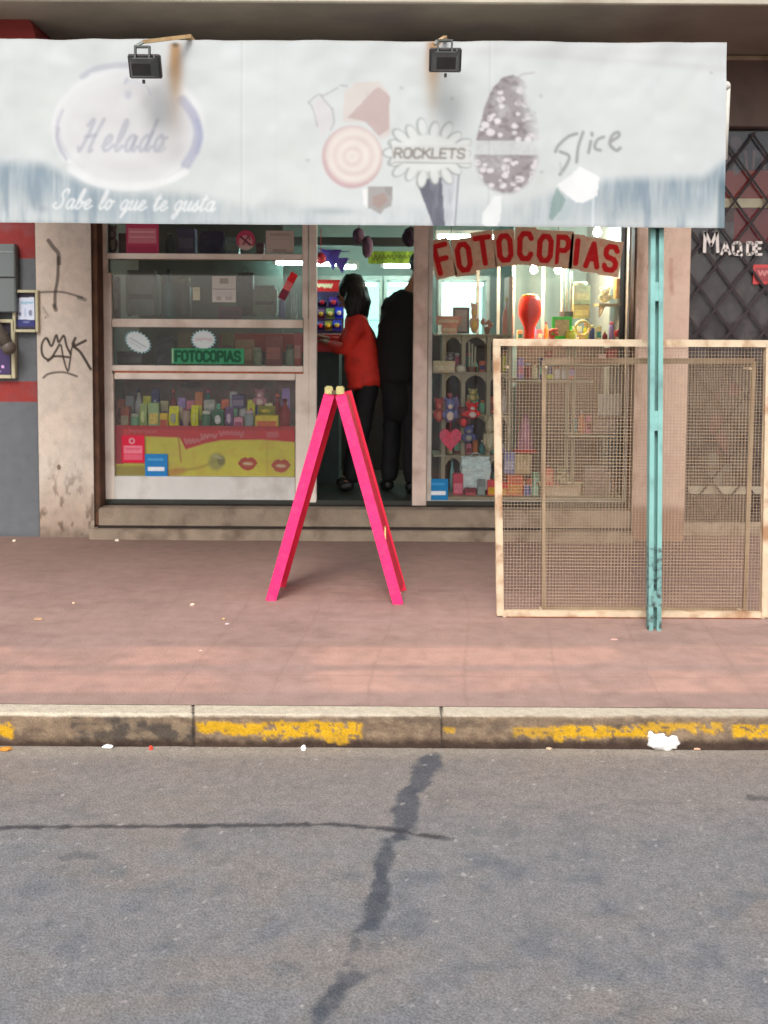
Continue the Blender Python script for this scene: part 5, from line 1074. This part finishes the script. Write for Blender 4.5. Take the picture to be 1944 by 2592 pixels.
# FOTOCOPIAS banner of ten hand-cut letters behind the right pane
LT = thing('letter_banner', U(1330, 700, YW+.012), 'arched row of hand-cut red letters reading FOTOCOPIAS on the right window', 'lettering')
M_card = paintmat('card', rough=.7, var=.05, scale=40, spec=.2)
for ch_, cx, cy, tl, hh in [('F', 1120, 655, -15, 88), ('O', 1174, 651, -8, 84), ('T', 1224, 634, -9, 84), ('O', 1278, 628, -5, 80), ('C', 1330, 623, 1, 82), ('O', 1380, 629, 3, 80), ('P', 1424, 632, 3, 82), ('I', 1460, 638, 5, 76), ('A', 1500, 646, 6, 76), ('S', 1546, 654, 8, 78)]:
    wch = {'I': 24, 'T': 46}.get(ch_, 44); hw = wch/2; step = 1.3
    X, Yp = np.meshgrid(np.arange(-hw-5, hw+5.1, step), np.arange(-hh/2-6, hh/2+6.1, step))
    c = CV(X, Yp, (222, 186, 154)); c.mix(ss(.4, .7, fbm(X+cx, Yp, 12, 12, 351))*.4, (196, 158, 130))
    lwid = 14; iw = {'I': 1, 'T': 34}.get(ch_, 28); ih = hh-lwid-6
    for p in text_strokes(ch_, -iw/2, -ih/2, iw, ih, 0): c.stroke(p, lwid, (206, 30, 32), 1, 1.5)
    c.mix(ss(.5, .8, fbm(X+cx, Yp, 8, 10, 353))*.25, (226, 70, 56))
    if ch_ in 'CO' and cx in (1330, 1278): pass
    a = rad(tl); s_ = (YW+.012)/FPX; p0 = U(cx, cy, YW+.012)
    XX = X*math.cos(a)-Yp*math.sin(a); YY = X*math.sin(a)+Yp*math.cos(a)
    P = np.stack([p0.x+XX*s_, np.full(X.shape, p0.y+.0006*(cx % 3)), p0.z-YY*s_], -1)
    grid_mesh('letter_card', P, c.C, M_card, LT)['label'] = 'red letter '+ch_+' on tan card'

# right display: shelving
sf = thing('shelf_unit', (U(1180, 1200, 7.7).x, 7.8, ZFL), 'cream shelf unit with scalloped dividers at the left of the right display', 'shelf')
m = MB()
for x, y0 in ((1123, 850), (1172, 850), (1236, 850), (1290, 700)):
    pb(x-5, y0, x+5, 1262, 7.62, .30, .002, m)
m.obj('upright', M_shelf, sf)
m = MB()
for y in (846, 942, 1048, 1152): 
    z = U(1180, y, 7.62).z; m.box(U(1097, y, 7.62).x, U(1295, y, 7.62).x, 7.60, 7.92, z-.012, z)
m.obj('shelf_board', M_shelf, sf)
m = MB()
for y in (850, 946, 1052, 1156):
    for x0, x1 in ((1128, 1167), (1177, 1231), (1241, 1285)):
        n = 8; A0 = U(x0, y, 7.625); A1 = U(x1, y, 7.625); h_ = .055
        pts = [(A0.x, A0.z)]+[(A0.x+(A1.x-A0.x)*k/n, A0.z-.012-h_*(abs(2*k/n-1))**2.2) for k in range(n+1)]+[(A1.x, A1.z)]
        m.prism(pts, 7.622, 7.632)
m.obj('scalloped_valance', M_shelf, sf)
MB().box(U(1097, 846, 7.92).x, U(1295, 846, 7.92).x, 7.925, 7.94, ZFL, U(1200, 846, 7.62).z).obj('back_panel', mat('shelfback', L(70, 62, 56), .7, .3, 10), sf)
s2 = thing('shelf_unit', (U(1500, 1200, 7.7).x, 7.8, ZFL), 'cream shelf with uprights behind the mesh barrier', 'shelf')
m = MB()
for x in (1436, 1452): pb(x-4, 860, x+4, 1262, 7.66, .03, .002, m)
m.obj('upright', M_shelf, s2)
m = MB()
for y, a, b in ((862, 1300, 1596), (921, 1375, 1596), (962, 1298, 1500), (1100, 1440, 1596)): 
    z = U(1400, y, 7.6).z; m.box(U(a, y, 7.6).x, U(b, y, 7.6).x, 7.58, 7.9, z-.018, z, .002)
m.obj('shelf_board', M_shelf, s2)
MB().box(U(1310, 900, 8.1).x, U(1600, 900, 8.1).x, 8.12, 8.14, ZFL, U(1400, 862, 8.1).z).obj('back_panel', mat('shelfback2', L(78, 66, 58), .7, .2, 6), s2)
s3 = thing('wall_shelf', U(1555, 775, 7.7), 'small beige bracket shelf at the right end of the display', 'shelf')
m = MB(); z = U(1555, 768, 7.6).z; m.box(U(1515, 768, 7.6).x, U(1597, 768, 7.6).x, 7.58, 7.8, z-.02, z, .002); m.obj('shelf_board', mat('beigeshelf', L(190, 168, 120), .6), s3)
m = MB(); m.prismx([(7.79, z-.02), (7.6, z-.02), (7.79, z-.1)], U(1530, 768, 7.6).x, U(1533, 768, 7.6).x); m.prismx([(7.79, z-.02), (7.6, z-.02), (7.79, z-.1)], U(1590, 768, 7.6).x, U(1593, 768, 7.6).x); m.obj('bracket', M_shelf, s3)
MB().box(U(1083, 1268, YW+.06).x, U(1600, 1268, YW+.06).x, YW+.062, 8.3, ZFL+.0015, ZFL+.02, .002).obj('display_floor', M_shelf, shop)
MB().box(U(1300, 700, 8.9).x, U(1520, 700, 8.9).x, 8.9, 8.95, 1.0, 2.5).obj('interior_panel', mat('panel_teal', L(120, 146, 142), .6, .2, 3), shop)
m = MB(); 
for x in (1210, 1262, 1300, 1375, 1424): pb(x-4, 600, x+4, 850, 8.35, .02, .002, m)
m.obj('display_rail', mat('railgrey', L(150, 156, 146), .4, metal=.4), shop)
rd = [('box', 1104, 800, 1166, 822, 7.66, (216, 148, 124), (240, 190, 160), 'gift_box', 'wide coppery pink box at the top left of the right display'), ('box', 1118, 822, 1158, 845, 7.64, (226, 158, 132), (244, 200, 170), 'gift_box', 'small coppery pink box under the wide one'),
      ('frame', 1146, 778, 1188, 845, 7.74, (84, 66, 58), (170, 160, 150), 'picture_frame', 'brown picture frame holding a grey picture'), ('plush', 1190, 766, 1212, 845, 7.68, (206, 168, 140), (226, 180, 80), 'figurine', 'slim cream and gold figurine'), ('flowers', 1220, 808, 1246, 846, 7.7, (170, 116, 96), (120, 80, 60), 'dried_flowers', 'dusty pink flowers in a small pot'),
      ('bottle', 1272, 752, 1300, 862, 7.7, (216, 150, 136), (240, 190, 90), 'perfume_bottle', 'pink bottle with a gold cap'), ('goblet', 1314, 748, 1374, 862, 7.64, (228, 48, 24), (240, 150, 60), 'goblet', 'large glossy orange red goblet'),
      ('frame', 1397, 802, 1448, 858, 7.66, (54, 188, 50), (186, 176, 130), 'green_frame', 'bright green toy frame'), ('ring', 1452, 802, 1496, 860, 7.68, (222, 196, 140), (200, 170, 120), 'ring_ornament', 'cream ring ornament on a foot'), ('rods', 1418, 664, 1450, 802, 7.85, (150, 166, 164), (60, 66, 66), 'umbrella_rods', 'tall slim dark and silver rods'),
      ('box', 1451, 722, 1494, 770, 7.8, (176, 196, 186), (196, 206, 190), 'carton', 'pale blue green carton stacked on another'), ('box', 1451, 771, 1492, 806, 7.8, (178, 172, 132), (206, 200, 160), 'carton', 'pale khaki carton at the bottom of the stack'), ('jar', 1452, 712, 1492, 721, 7.8, (196, 204, 190), (180, 190, 170), 'dish', 'flat pale dish on top of the stacked cartons'),
      ('flowers', 1384, 834, 1410, 862, 7.62, (226, 110, 80), (200, 90, 70), 'flower_pot', 'orange flowers in a tiny pot'), ('jar', 1434, 836, 1458, 862, 7.6, (240, 226, 96), (230, 200, 80), 'candle', 'glowing yellow candle jar'), ('box', 1560, 705, 1594, 756, 7.62, (196, 156, 84), (214, 180, 120), 'carton', 'ochre carton on the small bracket shelf'),
      ('plush', 1518, 726, 1550, 766, 7.64, (200, 206, 176), (220, 220, 200), 'soft_toy', 'pale toy on the small bracket shelf'), ('bag', 1548, 645, 1592, 690, 7.8, (196, 206, 200), (180, 190, 190), 'bag', 'crumpled silvery bag hanging at the top right of the display'), ('flowers', 1558, 835, 1592, 862, 7.64, (150, 30, 36), (120, 40, 40), 'flower_pot', 'dark red flowers at the right end of the display'),
      ('box', 1536, 882, 1590, 920, 7.64, (160, 52, 50), (190, 110, 90), 'gift_box', 'red gift box on the second shelf'), ('box', 1514, 896, 1534, 920, 7.62, (226, 190, 176), (240, 210, 200), 'gift_box', 'small pale pink box beside the red gift box'), ('plush', 1376, 886, 1404, 920, 7.62, (170, 110, 100), (190, 140, 130), 'soft_toy', 'small brown pink toy on the second shelf'),
      ('box', 1096, 914, 1152, 943, 7.56, (204, 194, 164), (220, 210, 186), 'carton', 'long cream carton on the shelf unit'), ('jar', 1156, 924, 1180, 943, 7.56, (210, 206, 190), (180, 190, 190), 'glass_dish', 'glittering glass dish on the shelf unit'), ('rods', 1184, 864, 1206, 942, 7.66, (176, 178, 160), (90, 60, 50), 'letter_rack', 'pale rods leaning in the shelf unit'), ('plush', 1130, 892, 1150, 914, 7.6, (110, 110, 120), (150, 150, 150), 'figurine', 'grey figurine on the long cream carton'),
      ('plush', 1098, 1008, 1126, 1070, 7.50, (156, 60, 56), (190, 110, 90), 'soft_toy', 'brick red soft toy hanging in the right display'), ('plush', 1122, 1008, 1158, 1072, 7.48, (110, 116, 160), (224, 204, 190), 'soft_toy', 'blue capped soft toy with a pale face'), ('plush', 1158, 1030, 1190, 1085, 7.50, (90, 26, 34), (190, 30, 40), 'soft_toy', 'dark red soft toy in the middle of the shelf unit'),
      ('plush', 1178, 1020, 1216, 1062, 7.46, (206, 40, 50), (230, 210, 206), 'soft_toy', 'red and white soft toy'), ('plush', 1170, 1078, 1204, 1122, 7.5, (84, 92, 140), (150, 150, 140), 'soft_toy', 'slate blue soft toy low in the shelf unit'), ('plush', 1184, 984, 1212, 1018, 7.54, (150, 150, 110), (180, 170, 120), 'soft_toy', 'olive soft toy'),
      ('heart', 1112, 1082, 1168, 1144, 7.46, (222, 80, 108), (180, 60, 80), 'heart_balloon', 'pink heart shaped cushion'), ('plush', 1224, 1052, 1258, 1146, 7.52, (176, 170, 144), (190, 186, 160), 'soft_toy', 'tall beige soft toy behind the barrier upright'), ('bag', 1168, 1158, 1240, 1238, 7.46, (206, 222, 222), (180, 196, 196), 'gift_bag', 'large pale bluish white bag at the bottom of the display'),
      ('box', 1146, 1200, 1172, 1262, 7.44, (170, 56, 84), (226, 130, 150), 'gift_box', 'magenta box at the bottom left of the display'), ('bottle', 1138, 1160, 1150, 1262, 7.5, (90, 140, 140), (70, 90, 90), 'bottle', 'slim teal bottle at the bottom left of the display'), ('box', 1176, 1236, 1206, 1262, 7.42, (110, 56, 66), (160, 80, 90), 'gift_box', 'plum box in front of the pale bag'),
      ('box', 1208, 1214, 1228, 1262, 7.42, (120, 130, 130), (150, 160, 160), 'carton', 'grey carton beside the pale bag'), ('box', 1234, 1216, 1262, 1262, 7.42, (196, 80, 90), (226, 170, 70), 'gift_box', 'crimson and gold box beside the barrier upright'), ('cone', 1308, 1052, 1356, 1140, 7.56, (176, 128, 150), (190, 60, 56), 'party_hat', 'mauve cone on a red base'),
      ('box', 1276, 1146, 1304, 1200, 7.54, (130, 138, 176), (170, 176, 196), 'gift_box', 'periwinkle box'), ('box', 1304, 1150, 1344, 1200, 7.52, (176, 160, 126), (196, 180, 150), 'carton', 'kraft carton beside the periwinkle box'), ('box', 1284, 1206, 1324, 1262, 7.42, (206, 100, 60), (220, 150, 90), 'gift_box', 'orange box at the bottom of the display'), ('box', 1264, 1222, 1284, 1262, 7.42, (210, 50, 50), (230, 160, 90), 'gift_box', 'small bright red box at the bottom of the display'),
      ('bottle', 1346, 1214, 1364, 1262, 7.42, (160, 196, 176), (230, 240, 236), 'bottle', 'pale green bottle with a white cap'), ('jar', 1326, 1228, 1344, 1262, 7.42, (100, 106, 156), (150, 150, 180), 'jar', 'violet jar beside the pale green bottle'), ('box', 1380, 1232, 1468, 1266, 7.44, (196, 178, 156), (210, 196, 176), 'carton', 'long cream carton on the display floor'),
      ('plush', 1410, 1182, 1444, 1230, 7.5, (140, 140, 116), (170, 166, 140), 'soft_toy', 'sage soft toy above the long cream carton'), ('box', 1372, 1186, 1400, 1230, 7.5, (196, 110, 96), (210, 150, 130), 'gift_box', 'salmon box above the long cream carton'), ('bag', 1480, 1180, 1540, 1262, 7.5, (130, 118, 112), (120, 110, 100), 'bag', 'dull grey brown bag in the right corner of the display'), ('box', 1500, 1040, 1560, 1098, 7.6, (150, 130, 124), (170, 150, 140), 'carton', 'grey pink carton low on the right shelf')]
for it in rd:
    it = it[:9]+(it[9] if len(it[9].split()) > 3 else it[9]+' in the right display window',)
    good(*it, 'ornament' if it[8] in ('goblet', 'figurine', 'ring_ornament', 'picture_frame', 'green_frame') else it[8].replace('_', ' '), 'goods in the right display window')
st('white_sheet', 1514, 998, 1576, 1052, (190, 186, 172), lambda c: c.rect(1522, 1008, 1568, 1012, (150, 146, 136), .5), 'blank whitish paper sheet behind the mesh in the right display', Y=YW+.2, cat='notice')

# ================================================================== PEOPLE
def skinmesh(name, nodes, edges, m, parent=None, sub=2, root=0):
    me = bpy.data.meshes.new(name); keys = list(nodes); ix = {k: i for i, k in enumerate(keys)}
    me.from_pydata([nodes[k][0] for k in keys], [(ix[a], ix[b]) for a, b in edges], [])
    o = bpy.data.objects.new(name, me); COL.objects.link(o)
    md = o.modifiers.new('skin', 'SKIN'); md.use_smooth_shade = True
    sv = me.skin_vertices[0].data
    for k, i in ix.items():
        r = nodes[k][1]; sv[i].radius = r if isinstance(r, tuple) else (r, r); sv[i].use_root = (i == root)
    s2_ = o.modifiers.new('sub', 'SUBSURF'); s2_.levels = sub; s2_.render_levels = sub
    dg = bpy.context.evaluated_depsgraph_get(); dg.update(); ev = bpy.data.meshes.new_from_object(o.evaluated_get(dg)); bpy.data.objects.remove(o)
    if name in ('jacket', 'trousers', 'coat'):
        from mathutils import noise
        for v in ev.vertices:
            q = Vector(v.co); f1_ = noise.noise(Vector((q.x*9, q.y*9, q.z*22)))+.6*noise.noise(Vector((q.x*24, q.y*24, q.z*40))); v.co = q+Vector(v.normal)*f1_*(.016 if name != 'trousers' else .010)
    ev.name = name; ev.materials.clear(); return link(name, ev, m, parent)
M_skin = mat('skin', L(150, 108, 88), .55, .06, 20); M_hair = mat('black_hair', L(20, 17, 17), .5, .3, 60, .4, 120)
M_redj = mat('red_jacket', L(214, 54, 40), .75, .15, 9, .35, 30, dirt=L(160, 34, 38), damt=.5, dscale=8); M_jeans = mat('dark_trousers', L(14, 14, 17), .8, .2, 12, .2, 40); M_blk = mat('black_coat', L(9, 9, 11), .85, .2, 8, .25, 24); M_shoe = mat('dark_shoe', L(22, 20, 20), .5)
def hand(nodes, edges, wr, key, dirv, palm_n):
    """palm, four fingers and a side thumb continuing from the wrist"""
    d = Vector(dirv).normalized(); n = Vector(palm_n).normalized(); s_ = d.cross(n).normalized(); w0 = Vector(wr)
    pk_ = key+'palm'; nodes[pk_] = (w0+d*.055, (.030, .014)); edges.append((key, pk_))
    for k, (o_, l) in enumerate(((-.024, .062), (-.008, .072), (.008, .068), (.023, .052))):
        a = key+'f%da' % k; b = key+'f%db' % k; nodes[a] = (w0+d*.09+s_*o_, .009); nodes[b] = (w0+d*(.09+l*.75)+s_*o_*1.1+n*.022, .007)
        edges.append((pk_, a)); edges.append((a, b))
    a = key+'ta'; b = key+'tb'; nodes[a] = (w0+d*.035-s_*.034, .010); nodes[b] = (w0+d*.075-s_*.048+n*.016, .008); edges.append((key, a)); edges.append((a, b))
def person(label, J, body_r, clothes, hair, face):
    """J: joints in world metres"""
    nodes = {}; edges = []
    V = {k: Vector(v) for k, v in J.items()}
    f_ = Vector(face).normalized(); upn = (V['head']-V['neck']).normalized()
    R = body_r
    nodes['pelvis'] = (V['pelvis'], R*.7); nodes['waist'] = (V['pelvis'].lerp(V['chest'], .5), R*.62); nodes['chest'] = (V['chest'], R*.8); nodes['neck'] = (V['neck'], .052); nodes['jaw'] = (V['head']-upn*.06+f_*.012, (.060, .066)); nodes['head'] = (V['head']+upn*.02, (.076, .086)); nodes['crown'] = (V['head']+upn*.085, (.056, .062))
    nodes['nose'] = (V['head']+f_*.098-upn*.015, .010)
    edges += [('pelvis', 'waist'), ('waist', 'chest'), ('chest', 'neck'), ('neck', 'jaw'), ('jaw', 'head'), ('head', 'crown'), ('head', 'nose')]
    for s_ in 'lr':
        nodes[s_+'sh'] = (V[s_+'sh'], .044); nodes[s_+'el'] = (V[s_+'el'], .038); nodes[s_+'wr'] = (V[s_+'wr'], .024)
        edges += [('chest', s_+'sh'), (s_+'sh', s_+'el'), (s_+'el', s_+'wr')]
        dv = (V[s_+'wr']-V[s_+'el']).normalized(); hand(nodes, edges, V[s_+'wr'], s_+'wr', dv, (0, 0, -1) if abs(dv.z) < .8 else f_)
        nodes[s_+'hip'] = (V[s_+'hip'], .066); nodes[s_+'kn'] = (V[s_+'kn'], .052); nodes[s_+'an'] = (V[s_+'an'], .028); nodes[s_+'toe'] = (V[s_+'toe'], .012)
        edges += [('pelvis', s_+'hip'), (s_+'hip', s_+'kn'), (s_+'kn', s_+'an'), (s_+'an', s_+'toe')]
    body = skinmesh('person', nodes, edges, M_skin, None, 2); tag(body, label, 'person', 'customers inside the shop')
    e = MB()
    sd_ = f_.cross(upn).normalized()
    for q in (-1, 1): e.ball(V['head']+f_*.080+sd_*q*.031+upn*.01, .011)
    e.obj('eyes', mat('eye_dark', L(40, 34, 32), .2), body, True)
    e = MB(); e.ball(V['head']+f_*.082-upn*.055, .020, .012, .006); e.obj('mouth', mat('lips', L(150, 84, 80), .5), body, True)
    e = MB()
    for q in (-1, 1): e.ball(V['head']+sd_*q*.080-upn*.005, .012, .012, .030)
    e.obj('ears', M_skin, body, True)
    jm_, k, tm = clothes
    jn_ = {'hem': (V['pelvis'].lerp(V['chest'], -.26), R*1.40), 'pelvis': (V['pelvis'].lerp(V['chest'], .05), R*1.3), 'waist': (V['pelvis'].lerp(V['chest'], .5), R*1.2), 'chest': (V['chest'], R*1.22), 'col': (V['chest'].lerp(V['neck'], .75), .072)}
    je = [('hem', 'pelvis'), ('pelvis', 'waist'), ('waist', 'chest'), ('chest', 'col')]
    for s_ in 'lr':
        jn_[s_+'sh'] = (V[s_+'sh'], .074); jn_[s_+'mid'] = (V[s_+'sh'].lerp(V[s_+'el'], .5), .068); jn_[s_+'el'] = (V[s_+'el'], .060); jn_[s_+'wr'] = (V[s_+'el'].lerp(V[s_+'wr'], .9), .044)
        je += [('chest', s_+'sh'), (s_+'sh', s_+'mid'), (s_+'mid', s_+'el'), (s_+'el', s_+'wr')]
    skinmesh('jacket', jn_, je, jm_, body, 2)
    tn = {'pelvis': (V['pelvis'], R*.66)}; te = []
    for s_ in 'lr':
        tn[s_+'hip'] = (V[s_+'hip'], .084); tn[s_+'mid'] = (V[s_+'hip'].lerp(V[s_+'kn'], .5), .084); tn[s_+'kn'] = (V[s_+'kn'], .078); tn[s_+'an'] = (V[s_+'an']+Vector((0, 0, -.03)), .070)
        te += [('pelvis', s_+'hip'), (s_+'hip', s_+'mid'), (s_+'mid', s_+'kn'), (s_+'kn', s_+'an')]
    skinmesh('trousers', tn, te, tm, body, 2)
    for s_ in 'lr':
        a = V[s_+'an']; b = V[s_+'toe']; skinmesh('shoe', {'h': (Vector((a.x, a.y, ZFL+.045))+(a-b).normalized()*.03, .044), 'm': (Vector((a.x, a.y, 0)).lerp(Vector((b.x, b.y, 0)), .5)+Vector((0, 0, ZFL+.042)), .045), 't': (Vector((b.x, b.y, ZFL+.034)), .036)}, [('h', 'm'), ('m', 't')], M_shoe, body, 2)
    return body, V, upn, f_, sd_
# woman in red, turned to the counter on the left
Yp_ = 7.72; W = lambda x, y, dy=0: U(x, y, Yp_+dy)
b1, V, up_, fc_, sd_ = person('person in a red jacket with long black hair leaning on the counter inside the doorway', {
 'pelvis': W(930, 958), 'chest': W(908, 842), 'neck': W(896, 790), 'head': W(885, 748), 'lsh': W(904, 812, .15), 'rsh': W(906, 814, -.13), 'lel': W(868, 872, .2), 'rel': W(880, 888, -.10), 'lwr': W(830, 858, .25), 'rwr': W(832, 868, .12),
 'lhip': W(926, 975, .09), 'rhip': W(934, 976, -.08), 'lkn': W(905, 1095, .12), 'rkn': W(912, 1100, -.08), 'lan': (W(885, 1100, .15).x, Yp_+.15, ZFL+.09), 'ran': (W(890, 1100, -.05).x, Yp_-.05, ZFL+.09), 'ltoe': (W(850, 1100, .15).x, Yp_+.15, ZFL+.035), 'rtoe': (W(856, 1100, -.05).x, Yp_-.05, ZFL+.035)},
 .136, (M_redj, 0, M_jeans), None, (-1, .28, -.25))
h = MB(); hc = V['head']
h.ball(hc+Vector((.022, .0, .055)), .108, .105, .112, 18, .02)
for k in range(16):
    a = rad(-100+k*14); r0 = .092; s0 = hc+Vector((.025+r0*math.cos(a)*.8, r0*math.sin(a), .05)); h.tube([s0, s0+Vector((.028*math.cos(a), .02*math.sin(a), -.10)), s0+Vector((.012, .01*math.sin(a), -.20)), s0+Vector((-.03, 0, -.29-.03*(k % 3)))], [.036, .042, .034, .012], 8)
from mathutils import noise as _n
for v in h.b.verts: v.co += _n.noise_vector(Vector((v.co.x*40, v.co.y*40, v.co.z*9)))*.014
for k in range(26):
    a = rad(random.uniform(-110, 110)); s0 = hc+Vector((.025+.098*math.cos(a)*.85, .098*math.sin(a), random.uniform(-.02, .06))); h.tube([s0, s0+Vector((.02*math.cos(a), .02*math.sin(a), -.12)), s0+Vector((random.uniform(-.03, .03), .02*math.sin(a), -.26-random.uniform(0, .06)))], [.010, .009, .003], 5)
h.obj('hair', M_hair, b1, True)
# man in a black coat, bending towards the counter
Yp_ = 7.60
b2, V, up_, fc_, sd_ = person('person in a long black coat standing half behind the right door jamb', {
 'pelvis': W(1020, 940), 'chest': W(1020, 790), 'neck': W(1046, 728), 'head': W(1070, 680, .03), 'lsh': W(990, 772, .12), 'rsh': W(1052, 760, -.06), 'lel': W(972, 870, .24), 'rel': W(1085, 870, .0), 'lwr': W(968, 930, .34), 'rwr': W(1085, 925, .2),
 'lhip': W(1004, 965, .06), 'rhip': W(1036, 965, -.05), 'lkn': W(992, 1095, .10), 'rkn': W(1042, 1095, .0), 'lan': (W(986, 1100, .1).x, Yp_+.1, ZFL+.09), 'ran': (W(1044, 1100, .0).x, Yp_, ZFL+.09), 'ltoe': (W(968, 1100, .1).x, Yp_+.24, ZFL+.035), 'rtoe': (W(1036, 1100, 0).x, Yp_+.14, ZFL+.035)},
 .150, (M_blk, 0, M_jeans), None, (.3, 1, -.2))
h = MB(); h.ball(V['head']+Vector((-.005, -.012, .045)), .098, .110, .095, 18, .02); h.obj('hair', M_hair, b2, True)
cnodes = {'a': (W(1012, 770, .02), (.15, .13)), 'b': (W(998, 850, .02), (.19, .16)), 'c': (W(1006, 930, .02), (.19, .16)), 'd': (W(1012, 1010, .04), (.175, .15)), 'e': (W(1014, 1075, .04), (.16, .14))}
skinmesh('coat', cnodes, [('a', 'b'), ('b', 'c'), ('c', 'd'), ('d', 'e')], M_blk, b2, 2)

# ================================================================== LITTER
def scrap(name, px, py, z, w_, h_, col, label, noise=.25, on='g'):
    p = G(px, py, z); m = MB(); m.ball(p+Vector((0, 0, h_*.45)), w_/2, w_*.35, h_/2, 12, noise); return tag(m.obj(name, gm(col)), label, 'litter', 'litter along the street')
M_bag = mat('white_plastic', (.9, .9, .88), .4, .05, 20, .3, 60)
p = G(1676, 1896, ZR); m = MB()
def crumple(m_, k):
    from mathutils import noise
    for v in m_.b.verts: v.co += noise.noise_vector(v.co*70)*k
m.ball(p+Vector((0, 0, .026)), .062, .030, .027, 26); m.ball(p+Vector((-.022, .012, .055)), .046, .018, .016, 20); m.ball(p+Vector((-.052, .012, .066)), .030, .010, .008, 16); m.ball(p+Vector((.04, .0, .03)), .028, .022, .024, 16)
crumple(m, .010)
tag(m.obj('plastic_bag', M_bag, None, True), 'bright white crumpled plastic bag in the gutter against the yellow kerb', 'litter')
scrap('paper_scrap', 273, 1893, ZR, .04, .012, (240, 238, 232), 'flat white paper scrap in the gutter at the left'); scrap('litter', 382, 1898, ZR, .016, .016, (220, 80, 60), 'small red bottle cap in the gutter'); scrap('paper_ball', 768, 1900, ZR, .020, .022, (240, 238, 232), 'small white paper ball below the middle yellow patch')
scrap('paper_ball', 1264, 1888, ZR, .018, .020, (226, 226, 240), 'small bluish paper ball well left of the white bag'); scrap('paper_scrap', 1246, 1893, ZR, .02, .008, (200, 196, 186), 'grey scrap beside the bluish paper ball'); scrap('cigarette_butt', 1764, 1897, ZR, .028, .008, (206, 170, 150), 'tan cigarette butt right of the white bag'); scrap('cigarette_butt', 1390, 1897, ZR, .024, .008, (190, 170, 150), 'tan cigarette butt left of the white bag'); scrap('leaf', 15, 1898, ZR, .05, .010, (176, 130, 70), 'brown leaf in the gutter at the left edge')
scrap('paper_scrap', 296, 1370, .0, .03, .016, (226, 214, 200), 'pale scrap at the foot of the doorstep'); scrap('paper_scrap', 36, 1371, .0, .026, .016, (206, 196, 180), 'pale scrap at the foot of the grey wall'); scrap('paper_ball', 487, 1533, 0, .026, .014, (230, 200, 184), 'pinkish paper ball on the pavement left of the pink board')
scrap('paper_scrap', 566, 1568, 0, .014, .008, (200, 176, 130), 'yellowish scrap on the pavement'); scrap('paper_scrap', 575, 1581, 0, .022, .008, (200, 190, 190), 'greyish scrap just below the yellowish one'); scrap('leaf', 98, 1568, 0, .05, .006, (188, 160, 132), 'pale leaf on the pavement at the left'); scrap('paper_scrap', 186, 1528, 0, .014, .008, (216, 190, 166), 'tiny cream scrap on the pavement at the left'); scrap('paper_scrap', 508, 1648, 0, .018, .006, (206, 180, 168), 'faint pale scrap in the middle of the pavement')
scrap('paper_scrap', 1555, 1620, 0, .034, .006, (196, 164, 156), 'pale scrap in front of the mesh barrier'); scrap('paper_scrap', 1013, 1503, 0, .020, .010, (210, 190, 160), 'cream scrap at the right foot of the pink board')

# ---- give every one-mesh thing its origin at its own base
for o in list(COL.objects):
    if o.parent is None and o.type == 'MESH' and o.data.users == 1 and o.location.length == 0:
        n = len(o.data.vertices); co = np.empty(n*3, np.float32); o.data.vertices.foreach_get('co', co); co = co.reshape(-1, 3)
        if co[:, 0].max()-co[:, 0].min() > 8: continue
        b = Vector(((co[:, 0].max()+co[:, 0].min())/2, (co[:, 1].max()+co[:, 1].min())/2, co[:, 2].min()))
        o.data.transform(Matrix.Translation(-Vector(b))); o.location = b
        for ch_ in o.children: ch_.matrix_parent_inverse = Matrix.Translation(-Vector(b))
